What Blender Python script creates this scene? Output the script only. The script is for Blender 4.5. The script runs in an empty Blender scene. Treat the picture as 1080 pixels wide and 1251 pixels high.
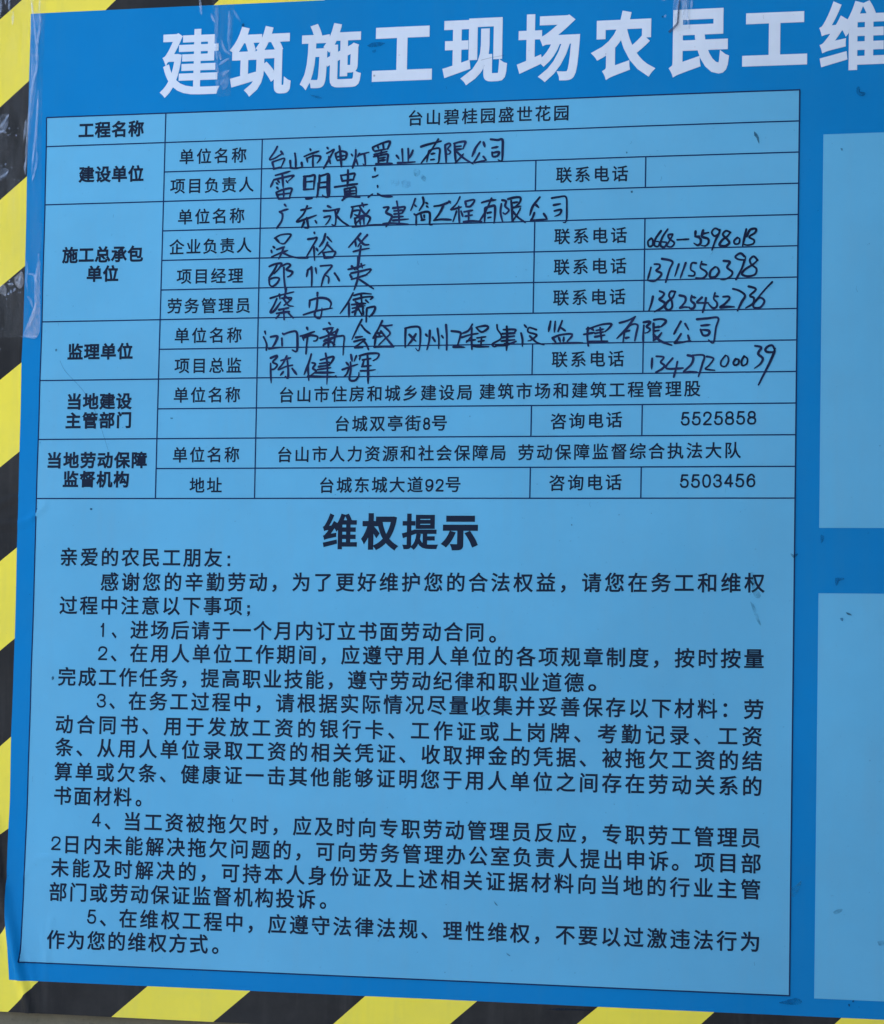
import bpy, bmesh, math, random
from mathutils import Vector, Matrix

# ------------------------------------------------------------------ camera, light, exposure
scene = bpy.context.scene
COL = scene.collection
Z0 = 1.75                                   # height of the table's top edge above the ground, metres
cam = bpy.data.cameras.new('camera')
cam.sensor_width = 36.0
cam.sensor_fit = 'HORIZONTAL'
cam.lens = 117.29
cam.clip_start = 0.05
cam.clip_end = 500
camo = bpy.data.objects.new('camera', cam)
COL.objects.link(camo)
rt = Vector((0.96632820, 0.25649789, 0.02046073))
dn = Vector((0.00066807, 0.07701578, -0.99702965))
fw = Vector((-0.25731180, 0.96347154, 0.07425116))
camo.matrix_world = Matrix(((rt.x, -dn.x, -fw.x, 1.19137917), (rt.y, -dn.y, -fw.y, -2.80487822),
                            (rt.z, -dn.z, -fw.z, Z0 - 0.63515117), (0, 0, 0, 1)))
scene.camera = camo

SUN_EL, SUN_AZ = 42.0, -118.0                # azimuth from the board's outward normal, negative = to its left
world = bpy.data.worlds.new('World')
scene.world = world
world.use_nodes = True
nt = world.node_tree
sky = nt.nodes.new('ShaderNodeTexSky')
sky.sky_type = 'NISHITA'
sky.sun_disc = False
sky.sun_elevation = math.radians(SUN_EL)
sky.sun_rotation = math.radians(180.0 - SUN_AZ)
sky.dust_density = 3.0
sky.ozone_density = 1.0
bg = nt.nodes['Background']
nt.links.new(sky.outputs[0], bg.inputs[0])
bg.inputs[1].default_value = 0.15
sun = bpy.data.lights.new('sun', 'SUN')
sun.energy = 2.5
sun.angle = math.radians(1.0)
sun.color = (1.0, 0.95, 0.88)
suno = bpy.data.objects.new('sun', sun)
COL.objects.link(suno)
el, az = math.radians(SUN_EL), math.radians(SUN_AZ)
to_sun = Vector((math.sin(az) * math.cos(el), -math.cos(az) * math.cos(el), math.sin(el)))
suno.rotation_euler = to_sun.to_track_quat('Z', 'Y').to_euler()
suno.location = to_sun * 10
scene.view_settings.view_transform = 'Standard'
scene.view_settings.look = 'None'
scene.view_settings.gamma = 1.0
scene.view_settings.exposure = 2.13

# ------------------------------------------------------------------ measured layout, millimetres on the board
HAND = {
 0: """258.2,-39.6 255.4,-44.8 250.1,-52.7 255.6,-51.8 260.8,-48.8 264.7,-46.8;262.4,-44.7 265,-48.3;253.3,-55.8 254.1,-58.8 255.3,-62.3;254.1,-55.4 260.9,-53.3 266.4,-52.2 265,-57 263.1,-61;255.1,-62.8 259.2,-62.1 263.5,-61.4;272.6,-54.9 273,-58.1 273.4,-61.7;277.6,-47.2 278.6,-53.8 278.9,-61.5;285.1,-57.2 285.9,-61.7;273.1,-62.3 279.6,-63 286.4,-61.7;294,-43.1 294.9,-45.2;287.9,-50.9 293.7,-48.6 303.5,-45.7;290.5,-52.7 291.1,-54.9 291.7,-57.3;290.9,-52.9 297.7,-50.6 305.2,-51.4 304.1,-55.3 301.8,-58.1;297.4,-50 297.2,-56.9 297.7,-62.3;312.3,-42.2 313.6,-43.8;312.1,-48.2 315.9,-46.4 319.8,-44.4 316.7,-50.6 312.9,-57.4 309.2,-63.9;314.2,-51.8 314.6,-57.2;314.8,-54.7 316.2,-59.1;321.5,-48.8 322.1,-52.7 323.5,-56;322,-48.5 327,-46.5 333,-48.2 332.8,-53.2 331.1,-55.7;323.7,-52.3 332,-51.1;323.7,-56 331.6,-55;325.3,-41.1 326.9,-50.3 328.1,-63;338.5,-50 339.8,-51.9;343.1,-45.7 342.8,-54.6 340.1,-64.3;343.6,-55.9 345.6,-61;347.1,-49.6 345.1,-53.1;347.1,-50.9 352.5,-49.6 357.2,-48.5;352.3,-49.8 353.3,-56.8 353.6,-62.5 351.2,-60.5;360.8,-43.8 361.7,-45.7 363.1,-47.9;361.2,-43.5 369.8,-40 378.2,-37.8 379.5,-39.3 377.1,-45.6;366.2,-41.7 367.5,-45.2;372,-39.8 372.9,-45.2;363.8,-47.7 370,-46.6 377.1,-45.6;363.2,-51.2 370,-49.7 376.5,-48.3;370.6,-46.6 370.1,-52.3;367.1,-53.1 367.8,-60.1;366.9,-52.8 376.9,-51.2 377.3,-55.6 376.8,-60.4;368.5,-55.1 374.9,-54.3;368.5,-57.6 375,-57.1;365.1,-60.9 372.2,-60.8 382.6,-60.8;362.3,-53.3 367.5,-52.2;392.6,-46.3 393,-52.4 393.5,-59.3;398.9,-46 399.3,-52.6 399.2,-59.8;386.7,-52.8 388.3,-54.7 389.6,-56.7;404,-47.9 402.4,-52 399.9,-56.3;388.1,-60.5 397.4,-60.4 406.7,-60;412.5,-44.4 420.2,-42.2 433.6,-39.3;430.6,-37.2 422.9,-48.9 412.9,-61.5;421.1,-48.9 419.8,-54.5 418.9,-60.5;421.6,-48.5 426.7,-46.9 432.1,-47.1 432,-54.8 431.1,-61.3 427,-62.5;423.6,-52.3 427.7,-51.6;423.1,-58.3 427,-57.9;437.9,-44.4 438.8,-52.6 439.3,-61.6;437.9,-43.5 442.2,-41.9 443.6,-43.7 440.8,-47.6 443.7,-50.5 442.2,-52.9 439.7,-52.8;447.1,-42.2 453.5,-40.8 459.3,-40.7 458.4,-43.8 456.9,-47.9;447.8,-45.6 454.8,-45.1;447.9,-48.8 455.5,-48.1;447.7,-42.2 448.6,-52.9 449.4,-61.4;449.1,-62.3 453.8,-57.4 457.6,-53.1;450.5,-51 457.6,-57.5 468,-64.1;474.8,-41.2 470.2,-47.3 466.5,-56.2;478.2,-41.9 479.7,-46.6;474.1,-53 471,-58.6 468.7,-62.5 475.6,-61.5 481.6,-60.5;478.3,-56.6 481.6,-60.4;485.7,-39.1 492.9,-40.1 498,-40 498.4,-49.5 497.9,-61.3 494,-60.5;487.4,-48.1 493.9,-47.1;487.5,-52.6 488.4,-56.9 493.2,-56.4 494.7,-52.6 488.1,-53.1""",
 1: """257.1,-69.7 265.2,-67.9 273.1,-65.8;255.1,-74.9 253.6,-78.3 252.1,-81.7;255.5,-74.3 265.4,-72.3 276.9,-70.3 275.3,-72.6 271.4,-75.9;264.6,-69.1 265.2,-75.5 265.9,-83.1;259.9,-75.3 261.8,-77.3;258.2,-77.6 260.3,-79.2;259,-82.3 260.7,-84.5;269.1,-75.9 271,-78.2;258.5,-87.7 259.6,-90.8 261.3,-93.8;258.9,-87.4 267,-84.7 275.1,-84 274.1,-89.1 272.8,-94.5;266.5,-85.1 266.7,-93.3;260.8,-90.1 273.7,-88.8;261.3,-94.4 267.2,-94.3 273.8,-93.9;288.4,-71.4 288.2,-78.7 288.1,-85.7;289.8,-72.4 289.6,-85.1;287.7,-71.8 294.3,-71.5 299.5,-70.9 299.3,-77.8 298.8,-85.6;288.9,-77.7 298.4,-77;288.1,-85.5 299.2,-85.1;304.8,-71.1 304.5,-83 302.2,-94;303.6,-79.1 303.3,-93.1;304.8,-72.1 310,-70.7 315,-70.4 315.5,-82 315.2,-93.1 309.9,-93.2 308.5,-91.7;304.7,-78.9 313.8,-78.2;304.8,-84 314,-83.2;313.4,-71.8 313.9,-92.3;327.7,-71.6 328.4,-74.6 329.5,-77.6;327.7,-71.8 334.8,-71 342.3,-70.2 342,-73.3 341.2,-76.5;329.5,-77.6 341.4,-76.5;335.2,-66.4 335.4,-75 334.8,-83.6;321.5,-83.7 333.8,-82.3 345.5,-81.1;332,-86 332.5,-93.9;332.6,-86 338.4,-85.2 344,-84.9 344.5,-94.2;337.8,-86.4 337.6,-90.9;333.3,-88.8 343,-88.1;333.3,-91.6 343.1,-91;331.7,-94.5 338,-93.8 348.7,-95.1;330,-97.6 332.8,-94.9;363.9,-65.2 364.2,-68.3;361.9,-74.3 364.8,-73.9 367.6,-72.4;367.2,-83.3 367.4,-85.5;357.7,-95.1 362.3,-91.9;367.5,-91.8 373,-94.5 383.4,-95.3;290.9,-95 297.5,-94.9""",
 2: """267.9,-100.5 269.8,-102.8;262.5,-108.2 267.2,-106.5 272.2,-105.4;262.8,-108 265.8,-110.6 265.1,-117.5 260.1,-125;285.9,-106.8 296.8,-104.8;292.4,-102.7 288.4,-111.2 281.5,-118.8 291.1,-116.3 302.6,-112.5;292.2,-115.1 293.7,-122.7 294,-125.5 290.3,-125.6;289.6,-119.4 286.8,-125.3;301.4,-118.1 303.1,-121;314.4,-103.3 318.1,-105.2;310.3,-108.2 317.1,-108.1 326.9,-106.5;322.3,-108 323.6,-115.9 322.7,-123.4 319.4,-122.7;311,-114.9 317.5,-113.9 315.4,-119.4 312.3,-122.9;326.5,-106.9 323.8,-113.3;324.4,-114 330.4,-119.8 337.7,-124.5;339.8,-104.9 348.3,-103.7 357.1,-102.6;351.1,-101.2 353,-105.6;341.3,-106 340.4,-111.3 339.2,-116.5;341.9,-109 348.6,-108.7 347.5,-114 343.3,-112.9;348.5,-104.6 352.3,-110.3 358.3,-115.8;359,-108.6 355,-113.5 344.8,-122.1;343.6,-116.6 345.1,-124;344.2,-116.7 353.7,-114.1 360,-116.8 356.8,-124;348.8,-116.5 349.8,-123.5;353.1,-115.6 353.7,-123.2;341.6,-125.4 351.4,-125 361.7,-124.1 374,-123.8;374.2,-106.4 379.6,-106.3 376.9,-111.5 382.9,-115 382,-119.2 377.2,-126.4;374.1,-123.3 383.3,-122.7 400.8,-124.2;388,-100.3 390.2,-111.6 391.1,-122.3;384.3,-107.2 391.4,-106.6 396.9,-106.5 394.1,-112.4;385.4,-110.2 394.4,-109.5;385.7,-113.4 394.5,-112.7;385.1,-116.5 395.1,-116.1;384.6,-120 401,-118.9;407.5,-98.1 405.5,-103.9 403,-110.2;407.2,-104.8 409,-106.5;415.6,-97 416.4,-102.9 412,-110.5;418.9,-102.4 420.9,-103.7;419.6,-105.9 421.6,-107.5;406.8,-113.9 408.4,-115.2;408.9,-114.9 409.2,-125.3;408.4,-115.2 415.3,-112.5 422.5,-112.5 423.4,-120 423.3,-125 426.1,-125.3;413.8,-114.1 414.8,-118.5 416.2,-120.1;417.3,-115.5 417.6,-117.6;414.4,-120.5 418.3,-119.9;427.7,-106.4 435.6,-105.3 444.8,-101.8;443.2,-101.5 444.8,-103.7;437.2,-106.4 433.3,-114 428.3,-120.4;427.7,-120.9 436,-120.1 445.9,-120.8;454.6,-97.4 451,-104.5 445,-110.3;446,-110.6 456.4,-107.8;453.6,-107.1 454,-115.8 454.7,-124.8;451.4,-112 447.8,-122.9;456,-112.1 458.2,-117.8;460.2,-102.5 461.5,-107.5;460.5,-102.3 468.7,-100.7 469.8,-102.5 465.7,-107.4 461.2,-107.6;459.4,-113 468.6,-111.5;460.8,-117.5 468,-116.4;464.1,-112.3 464.3,-122.6;459,-123.2 467.9,-122.6 478.3,-123.4;477.7,-104 484.3,-102.3 492.5,-101.6;487.8,-99.9 482,-112.8 475.6,-123.2;481.3,-109.7 481,-124.6;481.7,-109.3 487.6,-108 491.4,-108.1 491.7,-116.8 490.9,-125.7;483.9,-114.8 487.7,-114.2;484.7,-119.7 487.9,-119.2;498.3,-105.8 497.5,-114.5 500,-124.7;499,-102.1 503.1,-103.4 502.2,-108.4 506.3,-112.5 502.6,-116.5 500.4,-115.2;505.2,-101.2 512.1,-99.7 517.9,-100.1 517.3,-105.1 511.7,-110.1;508.4,-103 509.6,-113.5 509.8,-124.1;510.7,-105.1 516,-104.4;510.4,-110.1 518.8,-108.8;510,-124.1 515,-117.2 518.4,-110.7;510.5,-114.2 516.3,-120.5 523.7,-125.7;538.2,-100.2 531.2,-109.2 528.2,-118.5;532.8,-106.5 537.2,-110.6;532.8,-116 530.9,-121.5 529.3,-123.5 537.7,-123.2 546.3,-122.9;542.6,-117.1 546.3,-122.7;550.6,-101.5 557.4,-100.6 565.1,-100.7 566.3,-111.3 566,-125.2 562.9,-126.7;552.8,-108.7 559.8,-107.5;553.6,-114.7 560.4,-113.6 559.2,-117.9 554,-120.2""",
 3: """258,-135.5 264.9,-132.1 275.2,-131.8 273.3,-136.1 268.5,-141.3 264.5,-140.9;258.8,-135.5 263.4,-140.4;256.7,-144.3 258.3,-145.6;254.7,-148.3 255.5,-150.9;260.7,-147.4 268.8,-144.8;255.4,-154.9 264.8,-151.1 272.6,-148.5;268,-145.1 266.1,-151.1 262.9,-157.4;267.7,-151.1 275.4,-154.6 284.6,-156.6 294.4,-156.8;300.6,-130.4 301.2,-132;294.1,-137.3 299.8,-136.7 303.8,-136.3 298.8,-145.5 293.1,-155.3;300.6,-145.6 301.7,-159.7;303.4,-147.2 305.1,-150.1;312.5,-132.2 310.6,-139.5 306.3,-145.5;314.8,-135.6 319.8,-141;315.1,-141.1 311.9,-147.7 305.2,-153.9;315,-143.4 321.3,-149.6;310.4,-151.5 312.8,-157;310.9,-151.7 323.4,-150.9 321.2,-156.9;312.1,-157.2 321.5,-156.9;350.2,-132.7 344.2,-139.7 337.7,-146.7;344.8,-140.3 345.7,-146.4;357.4,-134.3 350.8,-141.7 347.7,-146.4;346.8,-136.8 350.8,-141.1 354.7,-144.3 359.4,-144.4;343,-151.3 351,-149.5 359.8,-148.2;350.9,-145.5 349.6,-155.5 348.2,-170.3""",
 4: """253,-164.8 258.5,-162.7 266.1,-162 263.6,-167 258.5,-172.6;261.1,-163.8 257.4,-170.7 252.8,-176.7;253.1,-178.2 253.8,-183.9 257.1,-186.1;253.6,-178.2 259.5,-176.6 264.1,-177.8 261.6,-182.8 257.1,-185.9;266.4,-164.8 272.3,-162.4 275.9,-164.1 271.8,-168.5 278.2,-171.1 275.9,-174.9 273,-176.1;268.8,-166.5 269.4,-178.5 271.8,-193.7;294.9,-168.7 293.5,-176.2;294.1,-169.9 298.2,-166.8;298.4,-166.5 299.2,-175.3 299.1,-185.7;303,-167.6 304,-173.2;308.1,-165.5 314.9,-165.1 320.4,-165.7 312.6,-175.6 309.3,-187.1;314.5,-175.7 317.2,-177.6 317.1,-183.8;323.5,-173.3 326.3,-177.2 328.7,-181.2;337.9,-169.6 347.5,-167.6 355.9,-165.2;341.6,-166.4 345.2,-170;351.6,-164.1 353,-168.3;347.9,-157.5 348.1,-165.1 346.9,-170.1;339.9,-175.2 342.3,-179;340.9,-173.7 351.5,-171.7 361.8,-169.7 360.6,-172.6 355.2,-176.5;341.6,-180 350.3,-177.7 358.3,-175.3;349.1,-171.4 347.8,-181.4 344.6,-191.1;350.1,-180.2 357,-184.7 365.5,-190.2""",
 5: """254.9,-198 265.9,-195 280,-191.9;271.6,-188.2 271.1,-193.2 269.9,-198.5;264.6,-194.1 265.5,-199.2;262,-198.7 258.9,-205.6 255.3,-212.5 259.7,-211 266.3,-202;267.6,-198.2 277.8,-197.9 274.6,-202.1 270.1,-205.6;269.3,-198.9 274.7,-205.7 280.4,-206.8;264.7,-210.2 274.8,-208.4;262.2,-214 275.8,-212.2;269.7,-210.9 270.5,-220.5;265.1,-215.3 261.5,-219.3;274.9,-213.7 280.2,-219.1;271.2,-196.4 277.2,-200.9;305.6,-193.3 305.5,-197.2;297.5,-201.3 297.1,-208.6;297.3,-201 307.9,-198.5 316.4,-199.8 320.4,-204.2 319.2,-209;305.8,-199.6 304.9,-209 303.1,-216.5 308.4,-219.8 310.4,-214.7 310.8,-209.1;291.1,-215.8 304.3,-212.1 321.9,-209.3;343.8,-194 338,-204.5 330.2,-215.2;339.6,-204.6 339.9,-219;344.6,-196.6 353.3,-194.8 363.1,-195.5;344.4,-201.1 356,-198.6 364.8,-198.5 362.5,-201;352.3,-196.3 353.6,-208;346.4,-203.2 349.7,-205;357.4,-201.8 360.7,-204.7;342.6,-206.1 357.5,-205.1;343.3,-209.9 356.9,-207.4;348.7,-206 346.1,-216.6;349.8,-210.4 353.9,-217.4;343.4,-214 349.8,-211;358.9,-209.9 367.2,-208.8 366.1,-214.4 361.7,-219;354.3,-210.5 355.4,-216.8;358.6,-211.2 358.4,-224.3;349.7,-206 355.6,-209.9""",
 6: """249.9,-232.5 250.9,-235.6;248.6,-238.1 252,-245.4 251.9,-252;256.3,-238.2 263.4,-237.8 261.4,-244.3 257.6,-249.9;254.7,-250.5 261.6,-249.6 268.8,-249.2;269.1,-234.7 270.7,-236.4;268.4,-240 268.9,-247.6;271,-235.4 278.2,-233.2 284.1,-233.6 285.3,-243.4 284.7,-253.4 280,-252.1;295.1,-229.2 296.2,-231.7;288.3,-237.9 295.3,-236 303.3,-233.4;290.5,-237.8 292.1,-242.5;291.5,-239.7 299.2,-237.3 306.7,-238.7 305.6,-242.7 302.7,-243.1;296.4,-236.6 295.3,-246.1 294.8,-256.3;318.5,-224.4 320.1,-226.3;312.8,-231 323.6,-229.7;316.5,-232.3 318.7,-235.1;322.6,-231.2 319.8,-235.9;309.5,-240.2 317.5,-237.6 328.8,-231.8;318.7,-235.1 318.6,-249.9;313.5,-243.3 323.8,-240.8;313.2,-247.6 316.6,-244.5;320.2,-243.3 325.6,-247.5;315,-242 325.3,-239;328,-231.5 325.6,-239 324,-249.2;324.7,-239.2 330.5,-238.4 335.2,-238.9 334.9,-247.9 334.6,-258.1;313.8,-245.7 322.9,-244.2;320.1,-236.4 327.3,-237.7;353.7,-221.6 348.5,-231.8 343.6,-242.2;353.4,-227.5 357.6,-232.6 363.1,-236.5;347.7,-240.1 354.9,-239.2;346,-244.3 357.6,-242 350.8,-247.5 346.6,-250.5 355.4,-250.4;357.3,-245.1 359.3,-247.6 361.7,-253;375.5,-223.5 371.2,-232.2 366.3,-241.1;373.6,-228 379.5,-228.6 386.1,-227.9;377.2,-229.1 384.1,-236.1 379.1,-241.7 372.6,-248;374.4,-234.1 381.1,-242.3 387.9,-250.1;369.1,-238.4 367.8,-249.8;368.7,-235.9 375.5,-236;366.8,-240.2 376.5,-239.1;371.9,-235.9 373.9,-240.3;367.7,-250.1 377.4,-250 388.3,-250.3;400.4,-231.4 400.3,-242.6 400.5,-251.1;399.8,-231.6 407.8,-230 415,-231 416.2,-240.3 415.7,-251.5 414.3,-254.9 411.5,-252.1;411.4,-237.5 407.4,-243.9 403.4,-248.5;404.5,-238 411.7,-245;421.8,-237.9 423.6,-240.2;426,-234.3 425.7,-244.2 423.4,-253.9;429.2,-241.3 431.8,-245.3;434,-232.3 435.7,-243.1 435.7,-252.8;438.7,-239.7 440.5,-242.2;442.9,-228.6 444,-240.8 444.1,-254.2;448.7,-235 457.9,-236.6 458,-241 455.2,-250.6;451.1,-251.3 458,-251.5 463.3,-251.9;470.5,-228.5 466.5,-234.9 460.6,-237.5;459.8,-241.7 467.9,-239.3 476.7,-237.9;470,-232.5 470,-243.6 470.7,-254.2;469.2,-241.8 464.6,-246.8;465.2,-245.4 474.1,-244.3;474.7,-231.9 478.6,-235.8 481.8,-236.4 487,-232.5 484.4,-230.2 474.4,-231.6;475.8,-242.5 485,-241.4;477.3,-246.2 483.5,-245.3;480.3,-241.7 480,-250;471.9,-250.6 479.5,-251.4 488.1,-251.6;496.2,-229.4 496.9,-234.1 500.8,-239.8 500.2,-244.1 491.9,-248.9 494.1,-251.6 498.7,-249.6;495.9,-250.2 506,-250.3 516.5,-246.5;506.4,-231.2 507.1,-241.7 506.6,-255.5;502.9,-234.5 515.5,-234.7 513.3,-238.7;502,-238.7 514.6,-238.1;502.1,-242.4 514.4,-241.2;501.3,-246.1 515,-244.9;504.7,-249.1 514.2,-248.6;524.7,-230 527.1,-232.9;521.3,-238.2 522.9,-244.4 523,-251.8;537.1,-235 529.6,-232.8 528.6,-237.1 534.7,-239.1 537.6,-240.7 532.3,-245.2 528.6,-246.3;530.4,-241.4 537.4,-247.7 545.2,-250.4;551.6,-226.8 549.6,-237.1;556.4,-226.9 555.6,-237.8;563.5,-226.4 559.4,-237.2;561,-232.5 566.8,-236.5;553.9,-243.6 557.4,-248.4;554.5,-243.3 561.6,-240.7 572.2,-239.7 573.8,-241.7 568.9,-247.3;560.4,-243.5 562,-247.7;565.4,-243.2 565,-247.7;554,-249.4 568,-249 585.1,-249;590.1,-233.8 589.5,-243 590.7,-252.2;586,-240.5 596.6,-238.8;588.6,-235.1 595.7,-233.9;592.3,-234.4 603.7,-230.9 613.8,-230.4 611.4,-234.7 607.5,-238.1;602.5,-234 604.2,-248.3;598.6,-236.7 606.5,-235.4;597.4,-239.6 606.5,-238.3;597.4,-243.1 607.3,-241.5;591.3,-248.1 601.5,-247.8 610.4,-247.7;593.6,-234.4 596.1,-236.9;622.2,-229.5 630.8,-227.1 638.4,-223.2;637.5,-223.9 629.7,-235 619.7,-245.1;627.5,-237.2 626,-249.4;627.9,-236.5 634.6,-231.4 640.5,-232 639.4,-240 637.9,-247.6;628.8,-238.2 632.4,-237.3;628.9,-244.8 632.5,-244;646.9,-232.4 646.4,-242.1 646.5,-249.7;646.6,-229.3 652.3,-228.6 653.2,-230.1 649.6,-233.7 653.3,-236.2 651.3,-239.2 648,-240.1;657,-227 664,-226.3 669.1,-227.9 667.7,-230.9 664.1,-234.1;656.7,-230.7 656.9,-247.9;658,-234.5 663.7,-233.9;658,-238.2 662.9,-237.5;656.9,-247.5 661.8,-244.2 665,-240;656.8,-241.7 664.3,-248.5 675.4,-252.7;684.2,-229.1 680,-236.6 677.4,-241.6;688.5,-231.4 692.2,-237.6;684.5,-241.5 680.8,-247.5 678.1,-250.6 686.3,-249.8 694.5,-248.4;691.6,-243.1 693.2,-247.9;700.4,-227.2 710.3,-226.5 721.6,-226.3 719.6,-236 717.3,-250.7 712.4,-248;704.6,-233.6 713.7,-232.9;704.2,-237.6 706.9,-243.3 712,-242.8 712.6,-238.9 705,-237.8""",
 7: """256.9,-265.7 257.2,-275.7 258,-286.1;256.8,-260.1 263.6,-257.7 263.1,-260.1 259.2,-264.4 264.1,-267.3 261.3,-271.4 258.4,-272;268,-262.9 278.3,-260.1;274.1,-258.3 270.3,-265.8 265.3,-272.3 273.1,-269.4 280.6,-267.8;274.9,-263.4 276,-272.2 276,-281 273.1,-279.4;270.8,-274.6 267.8,-278.1;280.3,-271.2 285.3,-277.6;300.5,-256.6 297.8,-266.2 293.3,-277.7;297,-268.7 298.5,-284;301.5,-265.6 305.2,-266.9 302.5,-271.3 306.1,-274.4 300.1,-278.7;297.5,-279.6 309.9,-280.1 327.1,-280.3;315.8,-256.1 318.1,-268.9 317.9,-288;310.5,-262.8 324,-259.6 322.3,-265.2 319.4,-268;309.6,-266.6 320.2,-265.2;308.8,-269.7 320.3,-268.3;307.5,-272.8 321.7,-270.9;305.3,-275.8 325.8,-276;327.2,-279.7 328.4,-281.1;342.9,-257.7 344.4,-264.5;338.2,-265.8 341.1,-268.9;348.8,-259.1 346.6,-264.5;334.2,-273.1 343.4,-269.9 350.5,-267.8;341.5,-271.1 339.1,-277.3 335.9,-280.4;342.7,-265.5 343.3,-273 342.2,-283.2 347.7,-284.5 351.5,-280.6 352,-276.2;352,-259.1 361.2,-257 372.2,-257.1 371.4,-261.5 366.8,-264.3;353,-259.1 352.1,-263.4;355.6,-263.4 364.2,-262;356.9,-264.4 355.1,-270.6;354.8,-270.3 364.8,-269.3;353.7,-274.6 361.7,-274.5 369.6,-273.6;360.6,-258.2 361.6,-272 362,-287.9""",
 8: """653.2,-144.9 649.9,-148.1 650.9,-153 654.6,-151.9 654.8,-146.8 653.2,-144.9;662.9,-137.8 657.5,-145.6 656.4,-151.9 660.1,-153.3 661.5,-149.1 657.8,-148.1;669.7,-136.1 664.3,-144.5 662.5,-152.1 666.5,-154.1 668.9,-149.8 664.3,-148.8;674.6,-141.4 670.4,-142 671.6,-145.9 676.5,-150 673.8,-153.9 669.1,-152.8 671.7,-147.8 674.9,-142.1;679.4,-147.1 691.1,-146.7;697.8,-139 697.4,-144.1;697.4,-144.1 702.6,-146.4 702.9,-151 699.9,-153 696.3,-150.8;697.9,-144.1 701.8,-144;705.4,-138.2 704.5,-144.3 710.4,-146.9 710.8,-151.1 707.8,-153.8 703.5,-153.2;705.2,-141.6 711,-140.6;721.8,-138.6 717.3,-136.5 714.1,-140.3 716.8,-144.2 721,-142.3 722.2,-138;720.7,-142.9 717.5,-149.5 714.6,-158.2;732.9,-141.1 728.3,-139.2 725.3,-143 729.8,-147.9 731.8,-151.6 727.3,-154.6 722.1,-153.2 724.7,-148.4 729.6,-144.9 732.7,-141.1;739.9,-146.4 736.6,-149.3 737.5,-152.6 741.4,-152.1 742.1,-147.6 739.9,-146.4;748.6,-138.1 745.2,-154.6;749.2,-145.4 752.5,-138.8 758.3,-138.1 757.3,-141.9 751.6,-146 756.5,-149.2 755.7,-152.8 750.3,-154.1 745.7,-153.2""",
 9: """653.3,-174.2 650.2,-186.2;656.7,-171 661.8,-171.5 661.9,-174.6 658.6,-177.6 663.9,-180.4 661.8,-184.6 656.3,-188.3 649.8,-187.3;664.3,-165.8 674.8,-168.8 672.1,-176.6 668.4,-189.4;681.4,-171.6 677.5,-183.7;688.3,-170.5 683,-185.6;698.8,-170.9 694.4,-171 693.5,-177.1 697.4,-180.2 696.6,-183.5 691.4,-183.4;704.4,-169.4 703.2,-175.5 708.4,-179.2 709.7,-182.3 705.8,-186.1 698.7,-185.7;705,-172.1 709.3,-172.9;717.8,-175.2 713.4,-179.3 713.1,-185 718.2,-185.1 721.8,-180.1 719.9,-175.6 717.8,-175.2;726.5,-169.3 732.6,-170.6 730,-176 735.2,-180.6 733.7,-184.8 727.7,-187.9 723.5,-187.8;747,-165.2 743.1,-162.1 738.1,-165.3 740.8,-168 747.4,-168.6 748.2,-165.3;747.4,-168.9 744.5,-177.6 739,-188.3;760.3,-169.4 756.4,-165.5 752.6,-168.6 754.1,-173.5 759.2,-177.9 757.9,-183.5 750.6,-185.2 744.9,-183 748.1,-178.2 755.6,-173.6 760.3,-169.4""",
 10: """655.7,-203.5 654.2,-210.6 651.6,-218.1;662.4,-198.3 666.9,-200.5 665.2,-204.1 662.1,-206.5 667.9,-210.5 665.3,-214.7 657.4,-218.9;678.2,-199.2 673.7,-198.8 671.9,-203 674.7,-208.5 675.1,-214.6 671.5,-217.5 668.1,-214.5 670.1,-209.6 675.6,-204.9 678.2,-199.2;682.6,-202.9 688,-204.5 688.5,-208.8 685.5,-213 682.8,-215.6 687.3,-214.8 690.6,-214.9;694.8,-203.4 694.2,-208.3 697.9,-212 697.1,-215.6 693.8,-216.4 692.1,-214.9;695.4,-204.6 698.8,-205.6;705.1,-205.4 700.1,-209.9 701.9,-210.8 712,-211;709.1,-206.1 708,-212.8 706,-220.4;718.2,-201.1 717,-206.9 720.4,-211.2 719.6,-215.4 715.9,-216.1 712,-212.2;718.2,-204.5 721.6,-204.8;726.5,-205.2 731.8,-205.1 732.6,-207.4 728,-212.5 723.6,-215.8 730.5,-215.3 737.7,-215.5;736.1,-197.5 742.4,-199.5 748.2,-204.4 744.9,-211 740.8,-219.6;751.7,-195.4 758.3,-197.4 758.1,-199.8 753.1,-204.7 757,-207 756.4,-212.4 749,-216.8;775.1,-191.4 766.5,-200.5 757.6,-211.8 757.1,-216.3 763.7,-216.4 767.5,-210.2 763,-206.9 757.6,-211.8""",
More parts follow.
